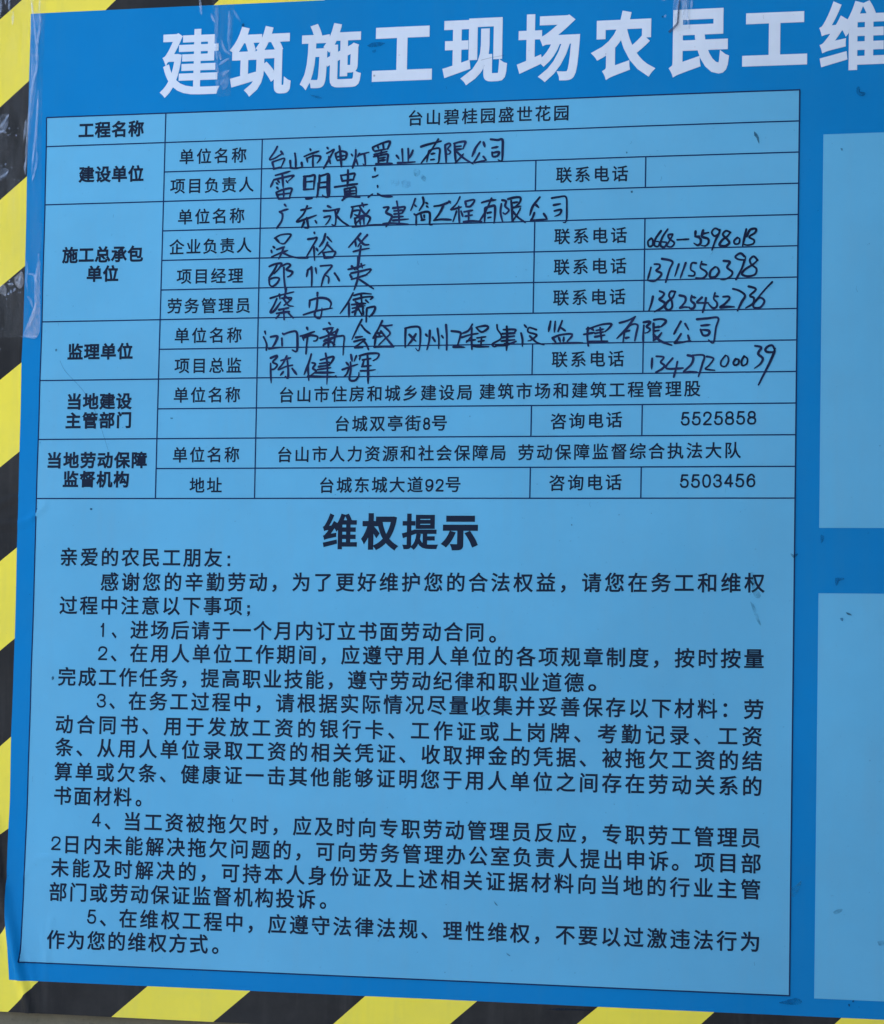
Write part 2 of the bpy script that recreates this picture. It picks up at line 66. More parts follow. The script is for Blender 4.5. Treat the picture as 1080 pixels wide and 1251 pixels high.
 11: """655.8,-265.6 655.3,-276.4;660,-263.6 667.5,-264.6 664.5,-269.4 668.3,-272.8 666,-276.2 659.6,-279.6;676.4,-265.8 670.1,-273.6 672.2,-276.3 687,-275.8;681.3,-269.3 679.8,-277.1 677.8,-284.6;691.6,-263 697,-265 695.5,-271.8 687.8,-279.6 694.2,-279.4 701.3,-279.8;696.4,-263.1 707.9,-263.5 706.4,-272 702.7,-284.4;710.8,-264.5 717.5,-266.7 713.2,-273.4 709.6,-276.9 719,-278.4;729.5,-263.8 725.2,-269.5 725.5,-273.8 729.6,-274.6 732.5,-269.6 731.8,-264.8 729.5,-263.8;739.7,-267.4 737.4,-271 739.1,-273.7 742.6,-272 742.6,-268.3 739.7,-267.4;748.1,-264.8 745.6,-269.7 746.6,-274.1 750.9,-272.1 751.2,-267.1 748.1,-264.8;758.9,-254.7 764.9,-256.4 762,-262.5 766.7,-267.3 764.2,-272.7 758.4,-277;778.5,-260 776.1,-254.6 771.4,-255.5 769.1,-258.5 770.8,-260.9 776.9,-260.9 779,-257.3;778.2,-260.7 772.9,-272.8 762.7,-293.4""",
}
TEXT = [
 ('body', '亲爱的农民工朋友', 31.2,-466.3, 209.6,-466.4, 20.48),
 ('body', '感谢您的辛勤劳动，为了更好维护您的合法权益，请您在务工和维权', 76.4,-492.2, 771.3,-488.3, 20.48),
 ('body', '过程中注意以下事项', 31.5,-517, 232.7,-515.9, 20.48),
 ('body', '进场后请于一个月内订立书面劳动合同', 110.7,-541.6, 488.3,-539.8, 20.48),
 ('body', '在用人单位工作期间，应遵守用人单位的各项规章制度，按时按量', 111,-565.8, 771.1,-562.6, 20.48),
 ('body', '完成工作任务，提高职业技能，遵守劳动纪律和职业道德', 32.2,-591.3, 592.2,-588.8, 20.48),
 ('body', '在务工过程中，请根据实际情况尽量收集并妥善保存以下材料：劳', 111,-615.2, 771.3,-612.1, 20.48),
 ('body', '动合同书、用于发放工资的银行卡、工作证或上岗牌、考勤记录、工资', 31.2,-640.7, 770.5,-638.4, 20.48),
 ('body', '条、从用人单位录取工资的相关凭证、收取押金的凭据、被拖欠工资的结', 31.3,-664.6, 770.5,-662.3, 20.48),
 ('body', '算单或欠条、健康证一击其他能够证明您于用人单位之间存在劳动关系的', 31.3,-689.8, 770.4,-686.9, 20.48),
 ('body', '书面材料', 32.1,-714.6, 118,-714.2, 20.48),
 ('body', '当工资被拖欠时，应及时向专职劳动管理员反应，专职劳工管理员', 111,-739.3, 769.9,-736.9, 20.48),
 ('body', '日内未能解决拖欠问题的，可向劳务管理办公室负责人提出申诉。项目部', 46.4,-764.6, 770.9,-761.7, 20.48),
 ('body', '未能及时解决的，可持本人身份证及上述相关证据材料向当地的行业主管', 31,-788.9, 770.5,-786.8, 20.48),
 ('body', '部门或劳动保证监督机构投诉', 30.3,-813.9, 318.3,-812, 20.48),
 ('body', '在维权工程中，应遵守法律法规、理性维权，不要以过激违法行为', 107.8,-838.5, 770,-837.3, 20.48),
 ('body', '作为您的维权方式', 28.9,-863.1, 205,-861.4, 20.48),
 ('head', '维权提示', 317.3,-439.1, 480.8,-439, 37.44),
 ('bold', '工程名称', 37.1,-15, 110.6,-15.2, 17.76),
 ('bold', '建设单位', 38.2,-62.2, 111.4,-63.1, 17.76),
 ('bold', '施工总承包', 22.1,-147.7, 113.4,-148.1, 17.76),
 ('bold', '单位', 50.6,-168.1, 86.2,-168.4, 17.76),
 ('bold', '监理单位', 31.5,-250.4, 104.9,-250.7, 17.76),
 ('bold', '当地建设', 33.2,-303.1, 105.8,-303.1, 17.76),
 ('bold', '主管部门', 31.9,-323.3, 105.1,-322.9, 17.76),
 ('bold', '当地劳动保障', 12.9,-364.9, 124,-365, 17.76),
 ('bold', '监督机构', 30.9,-384.9, 104.6,-385.1, 17.76),
 ('cell', '单位名称', 151,-46.9, 224.8,-47, 17.04),
 ('cell', '项目负责人', 141.4,-77.7, 233.8,-78.1, 17.04),
 ('cell', '单位名称', 151.2,-110.5, 224.4,-110.6, 17.04),
 ('cell', '企业负责人', 142.3,-142.1, 233.3,-141.9, 17.04),
 ('cell', '项目经理', 151.4,-173.1, 224.7,-173.5, 17.04),
 ('cell', '劳务管理员', 142,-204, 233.2,-204.8, 17.04),
 ('cell', '单位名称', 151.2,-235.2, 224.8,-235.6, 17.04),
 ('cell', '项目总监', 151.7,-266.7, 225,-267.2, 17.04),
 ('cell', '单位名称', 151.9,-297.4, 224.6,-297.6, 17.04),
 ('cell', '单位名称', 152.5,-359.8, 225.2,-359.7, 17.04),
 ('cell', '地址', 171.5,-391.5, 206.9,-391.3, 17.04),
 ('cell', '台山碧桂园盛世花园', 398.7,-14.4, 566.3,-14.5, 17.04),
 ('cell', '联系电话', 554.5,-78, 628.6,-78.6, 17.04),
 ('cell', '联系电话', 553.8,-140.7, 628.3,-140.8, 17.04),
 ('cell', '联系电话', 553.8,-171.7, 628.3,-171.8, 17.04),
 ('cell', '联系电话', 553.7,-202.9, 627.8,-202.8, 17.04),
 ('cell', '联系电话', 553.3,-265.3, 627.3,-265.3, 17.04),
 ('cell', '台山市住房和城乡建设局', 267.5,-298.5, 471.3,-297.5, 17.04),
 ('cell', '建筑市场和建筑工程管理股', 479.2,-297.1, 705.1,-296.1, 17.04),
 ('cell', '台城双亭街', 328.2,-328.8, 418.6,-328.6, 17.04),
 ('cell', '号', 430.3,-328.5, 446.1,-328.5, 17.04),
 ('cell', '咨询电话', 553.3,-327.9, 626.3,-326.4, 17.04),
 ('cell', '台山市人力资源和社会保障局', 267.2,-360.1, 507.5,-359, 17.04),
 ('cell', '劳动保障监督综合执法大队', 520.4,-359, 746.3,-357.7, 17.04),
 ('cell', '台城东城大道', 313.2,-391.8, 422.4,-391.3, 17.04),
 ('cell', '号', 446,-391, 461.6,-391, 17.04),
 ('cell', '咨询电话', 552.9,-389.8, 626.8,-389, 17.04),
]
MARKS = [('、',90.1,-547.6,95.8), ('、',89.8,-571.8,96.5), ('、',89.8,-621,96.3), ('、',88.9,-745.2,95.6), ('、',86.7,-844.4,93.8), ('。',494.3,-547,501.5), ('。',596.5,-593.7,604.8), ('。',122.3,-720.3,128.8), ('。',323.1,-818,330), ('。',209.4,-867.6,216.5)]
DIGITS = [('1',77.3,83.1,-549.8,-534.9), ('2',75.5,86.4,-573.6,-559.2), ('3',75.8,86.6,-622.9,-608.5), ('4',74.8,84.9,-745.9,-731.5), ('2',30.2,41.4,-771.2,-756.9), ('5',72.7,83,-845.5,-830.9), ('8',421,428.7,-335.7,-323), ('9',424.6,433.6,-398.6,-385.7), ('2',435.3,444.3,-398.5,-385.6), ('5',685.4,694.7,-333.2,-319.5), ('5',696.5,705.8,-333.1,-319.4), ('2',707.6,716.9,-333,-319.3), ('5',718.7,728,-333,-319.3), ('8',729.7,739,-332.9,-319.2), ('5',740.8,750,-332.8,-319.2), ('8',751.8,761,-332.7,-319.1), ('5',685.4,694.7,-395.2,-381.5), ('5',696.5,705.8,-395.1,-381.5), ('0',707.6,716.9,-395,-381.4), ('3',718.6,727.9,-394.9,-381.3), ('4',729.7,738.9,-394.8,-381.2), ('5',740.7,749.9,-394.7,-381.1), ('6',751.7,760.9,-394.6,-381.1)]
TITLE = [('建',126.8,192.9,16.3,88.3), ('筑',203,270.7,14.3,88.7), ('施',280.7,346.5,18.7,88.4), ('工',358.5,422.3,24.8,81.2), ('现',433.4,501.4,17.6,86.5), ('场',511.6,576.9,17.6,88), ('农',588.4,654.9,17.2,87.5), ('民',668.3,729.2,17.1,85.7), ('工',742.4,806.9,25.3,79), ('维',818.6,884.7,17.8,87.5)]
COLON = [(216.5,-465.6), (216.7,-473.7), (239.4,-516.5), (239.6,-522.8)]
SHEET_LEFT = [(-22,113.8), (-21.5,40.6), (-20.5,-62.5), (-19.6,-158.1), (-19.8,-223.6), (-20.4,-261), (-19.4,-354.9), (-18.5,-456.8), (-17.6,-552.3), (-18.4,-655), (-17.7,-723.2), (-18.3,-750.4), (-18.7,-791.1), (-17.9,-825), (-16.5,-851.2), (-14.6,-879.8), (-12.2,-905.6)]
PANEL_LEFT = [(0,-0), (0.6,-31.2), (1.2,-94.1), (1.1,-136.7), (1.5,-219.1), (1.4,-281.3), (1.7,-405.9), (2.4,-483.4), (2.2,-722.6), (1.4,-801.5), (0.6,-841.2), (-0,-887.7)]
LB = [(-21.5,40.6), (-54.6,13.1), (-20.5,-62.3), (-51.2,-87.1), (-19.6,-158.1), (-48,-180.3), (-20.4,-261), (-44.6,-279.5), (-19.5,-355.5), (-41.4,-372.4), (-18.8,-456.8), (-37.9,-471.9), (-17.6,-552.3), (-34.7,-566.2), (-18.6,-655), (-31.3,-665.9), (-18.3,-750.4), (-28.1,-757.5), (-16.5,-851.2), (-24.6,-861.4)]
BB = [(20.9,-907), (-12.2,-939.5), (140.9,-906.9), (101.2,-940.5), (251.8,-907.1), (211.9,-940.5), (373.1,-907.6), (340.3,-936), (488.8,-907.4), (461.6,-930.4), (611.7,-908), (591.4,-924.4), (727,-907.9), (715.1,-918.7), (850.2,-907.9), (845.9,-912)]
TB = [(-32.4,128.8), (-56.3,109.6), (63.5,113.3), (75.1,123.9), (184.3,113.2), (190.5,118.6)]
BOT = [(-21.9,-940), (18.4,-939.7), (87.2,-939.8), (211.9,-940.5)]
PROBE = [(-58.6,130), (881.9,86.9), (890.9,-910.7), (-21.4,-952.6), (0.4,-233.5)]
TAPE_L = [(-97.9,167.5), (-3.3,162.9), (-5,101), (-5.5,30.3), (-3.8,-48.9), (-0.9,-136.6), (-2.2,-180.3), (-1.4,-233.5), (-22.8,-234), (-83.7,-234)]
WR_L = [[(-23.9,133.7),(-19.6,117.6),(-17.1,99.7),(-14.1,79.2),(-12.4,57.1),(-16.1,39.6),(-18.6,17.6),(-20.9,-13.2),(-21.9,-39.6),(-22.1,-60.7)], [(-11.6,131.4),(-11.6,115.4),(-10.2,103),(-11.7,90.6),(-13.5,74.8),(-14,61.6)], [(-10.3,21.7),(-10.9,-4.7),(-12.5,-26.7),(-13.8,-44.2),(-14.6,-60.9)], [(-9.3,-36.5),(-9.5,-47),(-11.9,-59.2),(-13.9,-68)], [(-3.9,-145.3),(-4.8,-158.4),(-6.6,-175.8),(-6.3,-199.4),(-8.6,-213.3),(-13.8,-223.7),(-19.1,-231.5)], [(-15.9,-190.5),(-12.5,-194.1),(-8.9,-202.8)], [(-18.1,-152),(-16.8,-162.5),(-17.3,-175.6),(-15.1,-185.3)], [(-14.8,-166.9),(-8.2,-168.4),(-6.6,-175.8)], [(-21.9,-233.6),(-12.6,-233.3),(-3.3,-233.4)], [(-43.1,5.2),(-47.5,-1.7),(-52.9,-9.5)], [(-23.2,-0.8),(-24.1,-13.1),(-24.7,-23.6)], [(-21.7,-44.9),(-23.1,-57.1)], [(-41.9,-56.6),(-46.4,-60.8),(-52,-62.9)], [(-53.7,-13.9),(-49,-13.1),(-45.2,-15)], [(-56.9,134.4),(-56.4,119.2),(-58,110.4)], [(-51.2,134.1),(-50.9,124.3)], [(-46.5,133.9),(-47,122.3),(-44.9,114.3)], [(-42.1,116.8),(-42.1,101.7)], [(-24.1,-168.5),(-25.6,-179)], [(-38.7,-176.9),(-31.2,-178)], [(-29.2,-181.5),(-31.9,-185.8)], [(-34.8,-183.2),(-33.7,-187.5)], [(-37.5,-186.6),(-36.9,-189.2)], [(-20.6,133.6),(-20.2,120.2),(-18.9,110.4)]]
HAZE_L = [[(-14.8,-221.9),(-9.4,-215.9),(-7.1,-202.9),(-6.4,-180.2),(-5.6,-162.8),(-2.7,-152.3),(-1.3,-180.3),(-1.5,-231.7),(-18.2,-232.3)], [(-48,-179.4),(-43.4,-177.7),(-39.5,-182.2),(-40.1,-190),(-44,-188.2),(-47.8,-185.5)], [(-31.4,-171),(-22.3,-164.2),(-20.1,-175.6),(-23.6,-182.5),(-28.3,-179.8),(-30.4,-175.4)]]
DOT_L = [(-39.1,-193.1), (-38.8,-201), (-42.7,-225), (-49.6,-50.2), (-43.2,-17.3), (-44.7,-246.8), (-36.7,-173.8), (-44.5,-178.4), (-23.6,-186.5), (-27.7,-175.3), (-33.2,-176.3), (-40.6,-188.6), (-25.7,-186.6), (-34,-17.9), (-44.9,-48.9), (-34.1,-65.7), (-32.3,-10.3), (-37.6,-52.4), (-41.2,-16.5), (-42.2,-10.1), (-29.1,-66.6)]
TAPE_T = [(179.9,140.9), (207.1,139.6), (207.2,105.6), (205.5,65.8), (206,15.5), (190.7,15.2), (187.4,66.5), (183.6,106.7)]
WR_T = [[(168.6,123.9),(169.8,114.3),(171.5,102.9)], [(181.9,104.2),(183.8,98.8),(186.2,94.4)], [(187.1,80.4),(188.4,66.5),(190,54.2)], [(201.7,105.9),(201.7,90.2),(201.3,72.9)], [(206.7,106.5),(210,100.3),(214.7,94)], [(194.4,74.9),(196.5,67),(200.2,62.5),(204.8,59.7)], [(191.1,64.6),(192.6,59.3),(194.1,54.1)], [(191.6,48.5),(196.9,52.2),(203.1,55.9)], [(190.3,46.4),(191.8,40.3)], [(196.4,35.8),(199,40.9),(203.5,42.4)], [(193.9,28),(196.6,30.5),(199.2,33.9)]]
TAPE_R = [(670.8,117.5), (690.8,116.5), (689.5,87.4), (689,65.7), (676.6,63), (673.2,69.8), (672.1,88.2)]
WR_R = [[(680.2,100.3),(677,89.6),(676.4,79.6)], [(684.4,100.1),(685.4,85.9),(687.2,75.8),(689,65.7)], [(659.4,97.1),(666.1,96.4)], [(663.1,78.6),(665.5,80.9)], [(691.1,95.6),(690.4,85.7)], [(681.1,99.4),(682.8,91),(682.2,79.4)]]
FOLD_R = [(678.9,101.2), (677.9,86.2), (677.2,75.4), (676.1,70.5), (668.3,62.9)]
SCRATCH = [[(474,42.8),(484.3,44.9),(498.8,46.9)], [(23.5,-259.9),(29.4,-270.4),(40.8,-281.7),(52.3,-294),(65.8,-315.7),(80.7,-354.5)], [(487.4,-624.9),(497.4,-620.6),(507.5,-618)]]
SM_INK = [[(755.4,-40.3),(757.9,-42.8),(760,-46.2),(760.5,-52.8),(758.4,-49.4),(757.6,-46.9),(755.5,-44.4)], [(796.1,-459.3),(799.3,-461.3),(803.3,-459.3),(802.5,-461.7),(799.4,-463.7),(796.9,-461.7)], [(660.5,80.3),(662.2,79.8),(662.2,78.6),(660.6,78.7)], [(850.6,-516.8),(854.2,-517.2),(856.6,-519.6),(852.6,-518.8)], [(840.8,-59.9),(843.2,-60.4),(842.4,-62.8)], [(504.5,-807.1),(506.2,-809),(508.7,-811.8),(506.2,-810.6)], [(518,-857.8),(521.4,-859.3),(522.2,-860.9),(518.9,-859.4)], [(860.6,-889.5),(862.2,-889.4),(862.2,-891),(860.6,-891)], [(857.1,-892.7),(858.7,-893.5),(857.9,-895.8),(856.7,-894.3)], [(631.6,-96.7),(633.6,-96.4),(633.7,-98.5),(632,-98.4)], [(626.3,-56.7),(627.6,-56.8),(627.6,-58.4),(626.4,-58.4)], [(559,-911.2),(578,-909.7),(607.6,-910.1),(586.2,-910.8),(569.7,-911.5)], [(17.6,-247.6),(19.4,-246.8),(19.5,-249.4),(18.1,-249.8)], [(148.7,-321),(151.5,-321.1),(151.5,-322.3),(149.2,-322.3)], [(62.5,-415.4),(64.8,-415.4),(64.9,-417.1),(62.6,-417.1)], [(25.2,-592.8),(27,-591),(28,-593.6),(26.2,-595.3)], [(576.2,-431.2),(577.4,-431.2),(577.5,-432.4),(576.2,-432.4)], [(215.7,91.4),(218.3,92.1),(218.4,89.5),(216.2,88.7)], [(360.3,32),(362.1,31.9),(362.1,30.2),(360.4,30.3)]]
SM_BLUE = [[(855.9,-0.4),(857.9,1.2),(859.1,-0.5),(858.3,-3.7),(861.1,-6.3),(864.7,-5.2),(864,-8),(859.6,-8.7),(856.3,-5.3)], [(839.9,-483.1),(848.3,-483),(848.3,-485),(842.7,-485.4),(842.4,-490.2),(840.4,-490.2)], [(825.5,-440.8),(828.7,-442.4),(828,-447.2),(826,-449.6),(825.2,-444.8)], [(845.1,-522.5),(847.9,-522),(847.9,-525.2),(845.9,-524.5)], [(796.3,-892.3),(805.8,-889.5),(812.2,-892.4),(809,-895.6),(799.5,-896.1),(790,-894.9)], [(291.9,14),(300.8,12),(305.3,9.6),(298.2,10.3)], [(352.6,63.1),(360.4,66.2),(371.9,64.9),(365.8,61.7),(355.3,61.3)], [(358,57.7),(362.4,58.4),(361.6,55),(358.9,55.1)]]
SM_GREEN = [[(757.7,-478),(760.9,-479.6),(761,-488.4),(765.2,-496.4),(767.6,-501.2),(764.5,-503.6),(760.4,-500.5),(757.8,-488.4)], [(757.2,-506.9),(761.3,-510.9),(764.6,-518.9),(768,-530.1),(764.7,-526.9),(760.6,-518.1)], [(800.6,-784.4),(804.6,-781.9),(810.1,-777),(809.4,-782.6),(807,-788.2),(803.1,-793),(799.9,-790)], [(841.3,-805.8),(845.2,-803.3),(850.7,-803.1),(847.6,-806.4),(842.9,-808.1)], [(884,-832.4),(890.2,-831.3),(890.2,-835.2),(885.6,-836.2)], [(404.5,-68.3),(410.6,-67.6),(412.4,-72.8),(407.3,-75.2)], [(414.2,-72.8),(418.6,-76.3),(416.9,-80.5),(413.4,-77)]]
CREASE = [(-36.1,-740.7), (-23.5,-812.5), (-11.7,-862.8), (4.5,-908.5), (13.1,-946)]
FOLD_A = [(-58.5,-416.3), (-40,-412), (-30.9,-406.8), (-19.9,-403.3)]
FOLD_B = [(-57.9,-432.8), (-39.3,-431.9), (-18.9,-431.8), (-6.1,-427.5), (2.9,-420.6), (12.8,-411.1)]
FOLD_C = [(-39.2,-757.8), (-28.5,-799.9), (-23.4,-842.1)]
FOLD_D = [(-19,-808.1), (-12.7,-833.3), (-6,-866.8), (-1,-907.9)]
FOLD_E = [(11,-883), (15.5,-908.1), (25.6,-937.8)]
FOLD_F = [(-22.4,-791.3), (-15.8,-820.7), (-9.5,-845.8)]
SM_RUB = [[(404.5,-66.6),(410.6,-67.6),(411.6,-72.7),(406.4,-74.3)], [(412.4,-72.8),(417.7,-76.3),(418.7,-81.4),(413.4,-77.9)], [(392.6,-79.8),(400.4,-77.5),(402.3,-85.2),(394.5,-86.6)], [(381.2,-77.8),(388.2,-75.4),(390.1,-83.1),(383.1,-84.6)]]
FOLD_G = [(33.3,-840), (30.8,-873.8), (26.5,-911.8)]
FOLD_H = [(22.6,-848.9), (27.3,-878.1), (37.2,-902.9)]
FOLD_I = [(-0.8,-803.3), (6,-788.6), (16.7,-779.8), (27.6,-777.8)]
FAINT_L = [[(-22.3,112.4),(-11.9,111.9),(-11.6,74.7),(-12.3,39.4),(-15.8,4.3),(-19.3,-30.9),(-21.4,-52.8),(-22.3,-13.1),(-20.5,30.9),(-18.2,75)], [(-12.2,-48.7),(-9.8,-36.4),(-9.9,-4.8),(-8.9,21.6),(-10.6,28.8),(-12.3,-4.7),(-14.4,-39.8)], [(-53.6,-16.5),(-45.3,-10.6),(-43,3.4),(-49.6,5.4),(-54.2,0.3)], [(-51.9,-66.8),(-43.6,-61.8),(-41,-54.8),(-48.6,-52.8),(-52.2,-56.3)]]
FAINT_T = [[(186.2,111.8),(189.8,111.6),(190.2,66.4),(192.3,22.9),(188.4,31.7),(186.3,75.2)], [(201,100.7),(204.6,100.5),(204.5,70.1),(203.1,57.2),(200.8,74.6)], [(191.8,40.3),(200.8,41.7),(203,27.7),(195.9,22.8)]]
FAINT_R = [[(672.7,100.7),(677.7,100.4),(676.4,79.6),(674.8,71.4),(672.1,84)], [(680.2,100.3),(687.7,100),(687.2,77.5),(683.1,71),(680.5,83.6)]]

# ------------------------------------------------------------------ materials
def new_mat(name):
    m = bpy.data.materials.new(name)
    m.use_nodes = True
    return m, m.node_tree, m.node_tree.nodes['Principled BSDF']

def noise(nt, scale, detail=4, rough=0.6, stretch=None, seed=0.0):
    tc = nt.nodes.new('ShaderNodeTexCoord')
    mp = nt.nodes.new('ShaderNodeMapping')
    mp.inputs['Location'].default_value = (seed, seed * 1.7, seed * 0.6)
    if stretch:
        mp.inputs['Scale'].default_value = stretch
    n = nt.nodes.new('ShaderNodeTexNoise')
    n.inputs['Scale'].default_value = scale
    n.inputs['Detail'].default_value = detail
    n.inputs['Roughness'].default_value = rough
    nt.links.new(tc.outputs['Object'], mp.inputs[0])
    nt.links.new(mp.outputs[0], n.inputs['Vector'])
    return n.outputs['Fac']

def ramp(nt, fac, stops):
    r = nt.nodes.new('ShaderNodeValToRGB')
    e = r.color_ramp.elements
    e[0].position, e[0].color = stops[0][0], (*stops[0][1], 1)
    e[1].position, e[1].color = stops[-1][0], (*stops[-1][1], 1)
    for p, c in stops[1:-1]:
        x = e.new(p); x.color = (*c, 1)
    nt.links.new(fac, r.inputs[0])
    return r.outputs[0]

def mixc(nt, fac, a, b, mode='MIX'):
    m = nt.nodes.new('ShaderNodeMix')
    m.data_type = 'RGBA'
    m.blend_type = mode
    for sock, v in ((m.inputs[0], fac), (m.inputs[6], a), (m.inputs[7], b)):
        if isinstance(v, (int, float)):
            sock.default_value = v
        elif isinstance(v, tuple):
            sock.default_value = (*v, 1)
        else:
            nt.links.new(v, sock)
    return m.outputs[2]

def vinyl(name, col, dust=0.10, rough=0.48, dustcol=(0.30, 0.36, 0.42), relief=0.12, spec=0.14):
    """Printed vinyl: even ink, thin uneven film of dust, rain runs, faint orange-peel relief."""
    m, t, b = new_mat(name)
    lo = tuple(c * 0.95 for c in col)
    hi = tuple(min(1, c * 1.04) for c in col)
    base = ramp(t, noise(t, 5.0, 5), [(0.35, lo), (0.65, hi)])
    d1 = ramp(t, noise(t, 9.0, 8, 0.7, seed=3), [(0.42, (0, 0, 0)), (0.75, (dust * 1.6,) * 3)])
    d2 = ramp(t, noise(t, 16.0, 5, 0.6, (5, 1, 0.35), seed=8), [(0.5, (0, 0, 0)), (0.8, (dust * 1.2,) * 3)])
    d = mixc(t, 1.0, d1, d2, 'ADD')
    c = mixc(t, d, base, dustcol)
    sp = ramp(t, noise(t, 260.0, 3, 0.6, seed=5), [(0.70, (0, 0, 0)), (0.78, (0.35,) * 3)])
    c = mixc(t, sp, c, tuple(x * 0.45 for x in col))
    t.links.new(c, b.inputs['Base Color'])
    rr = ramp(t, noise(t, 14.0, 6, 0.65, seed=11), [(0.3, (rough - 0.05,) * 3), (0.7, (rough + 0.12,) * 3)])
    t.links.new(rr, b.inputs['Roughness'])
    b.inputs['Specular IOR Level'].default_value = spec
    bp = t.nodes.new('ShaderNodeBump')
    bp.inputs['Strength'].default_value = relief
    bp.inputs['Distance'].default_value = 0.002
    t.links.new(noise(t, 45.0, 4, 0.5, seed=2), bp.inputs['Height'])
    t.links.new(bp.outputs[0], b.inputs['Normal'])
    return m

M_BLUE = vinyl('saturated_blue_vinyl', (0.0012, 0.168, 0.415), 0.13, dustcol=(0.022, 0.17, 0.33), spec=0.05)
M_PANEL = vinyl('light_blue_vinyl', (0.100, 0.355, 0.545), 0.12, dustcol=(0.14, 0.30, 0.40), spec=0.08)
M_WHITE = vinyl('white_title_print', (0.56, 0.61, 0.68), 0.16, dustcol=(0.36, 0.41, 0.47))
M_YELLOW = vinyl('yellow_stripe_print', (0.76, 0.62, 0.055), 0.16, dustcol=(0.42, 0.40, 0.13))
M_BLACK = vinyl('black_stripe_print', (0.010, 0.010, 0.011), 0.12, rough=0.45, dustcol=(0.10, 0.095, 0.09))
M_INK = vinyl('navy_printing_ink', (0.005, 0.012, 0.030), 0.05, rough=0.5, dustcol=(0.03, 0.07, 0.13), spec=0.08)
M_PEN = vinyl('black_marker_ink', (0.004, 0.010, 0.032), 0.30, rough=0.4, dustcol=(0.03, 0.045, 0.15), spec=0.06)
M_LINE = vinyl('navy_ruling_ink', (0.004, 0.022, 0.08), 0.05, rough=0.5, spec=0.08, dustcol=(0.01, 0.06, 0.16))

def sheer(name, col, alpha, rough=0.5, scale=120.0, lo=0.35, hi=0.62, mn=0.0, spec=0.02):
    """See-through layer: stains, dust rubbed into the film, cloudy adhesive, painted tape glints."""
    m, t, b = new_mat(name)
    b.inputs['Base Color'].default_value = (*col, 1)
    b.inputs['Roughness'].default_value = rough
    b.inputs['Specular IOR Level'].default_value = spec
    a = ramp(t, noise(t, scale, 5, 0.65), [(lo, (mn,) * 3), (hi, (alpha,) * 3)])
    t.links.new(a, b.inputs['Alpha'])
    return m

S_INK = sheer('dark_speck', (0.010, 0.025, 0.05), 0.75, mn=0.3)
S_BLUE = sheer('dark_blue_scuff', (0.003, 0.08, 0.22), 0.48, mn=0.12)
S_GREEN = sheer('green_grime', (0.04, 0.19, 0.27), 0.36, mn=0.0)
S_MILK = sheer('cloudy_tape_adhesive', (0.62, 0.64, 0.72), 0.24, rough=0.25, mn=0.08, scale=200, spec=0.5)
S_SHEEN = sheer('faint_tape_sheen', (0.50, 0.62, 0.84), 0.17, rough=0.25, mn=0.0, scale=70, spec=0.4)  # soft sky sheen on the film, painted as a pale blue veil
S_WRK_GLINT = sheer('tape_wrinkle_sky_glint', (0.55, 0.66, 0.86), 0.30, rough=0.2, mn=0.03, scale=90, spec=0.5)  # sky reflected by the tape's ridges, painted in as pale blue
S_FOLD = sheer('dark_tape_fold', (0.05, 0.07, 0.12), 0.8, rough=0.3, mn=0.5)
S_SCR = sheer('hairline_scratch', (0.03, 0.12, 0.24), 0.55, mn=0.2)
S_RUB = sheer('rubbed_out_marker', (0.03, 0.16, 0.36), 0.35, rough=0.4, lo=0.45, hi=0.75, scale=120)

def tape_mat():
    m, t, b = new_mat('clear_packing_tape')
    out = t.nodes['Material Output']
    tr = t.nodes.new('ShaderNodeBsdfTransparent')
    tr.inputs[0].default_value = (0.97, 0.97, 0.96, 1)
    b.inputs['Base Color'].default_value = (0.6, 0.64, 0.72, 1)
    b.inputs['Roughness'].default_value = 0.16
    bp = t.nodes.new('ShaderNodeBump')
    bp.inputs['Strength'].default_value = 0.5
    bp.inputs['Distance'].default_value = 0.002
    t.links.new(noise(t, 26.0, 4, 0.5, (3, 1, 0.35), seed=4), bp.inputs['Height'])
    t.links.new(bp.outputs[0], b.inputs['Normal'])
    mx = t.nodes.new('ShaderNodeMixShader')
    f = ramp(t, noise(t, 30.0, 5, 0.6, (4, 1, 0.5), seed=7), [(0.40, (0.004,) * 3), (0.80, (0.07,) * 3)])
    t.links.new(f, mx.inputs[0])
    t.links.new(tr.outputs[0], mx.inputs[1])
    t.links.new(b.outputs[0], mx.inputs[2])
    t.links.new(mx.outputs[0], out.inputs[0])
    return m
M_TAPE = tape_mat()

def concrete(name, c0, c1, scale=14.0):
    m, t, b = new_mat(name)
    c = ramp(t, noise(t, scale, 10, 0.7), [(0.3, c0), (0.7, c1)])
    sp = ramp(t, noise(t, scale * 12, 4, 0.6, seed=4), [(0.62, (0, 0, 0)), (0.7, (0.5,) * 3)])
    c = mixc(t, sp, c, tuple(x * 0.5 for x in c0))
    t.links.new(c, b.inputs['Base Color'])
    b.inputs['Roughness'].default_value = 0.9
    bp = t.nodes.new('ShaderNodeBump')
    bp.inputs['Strength'].default_value = 0.5
    bp.inputs['Distance'].default_value = 0.004
    t.links.new(noise(t, scale * 5, 8, 0.7), bp.inputs['Height'])
    t.links.new(bp.outputs[0], b.inputs['Normal'])
    return m
M_WALL = concrete('weathered_grey_render', (0.10, 0.090, 0.062), (0.18, 0.158, 0.11))
M_SHADE_BLOCK = concrete('dark_shade_block', (0.035, 0.035, 0.032), (0.06, 0.06, 0.055))  # for the added unseen block, kept dark so it bounces little light
M_GROUND = concrete('dusty_concrete_ground', (0.30, 0.295, 0.28), (0.42, 0.41, 0.39), 4.0)
M_EDGE = concrete('board_core_foam', (0.35, 0.36, 0.36), (0.45, 0.45, 0.45), 20.0)

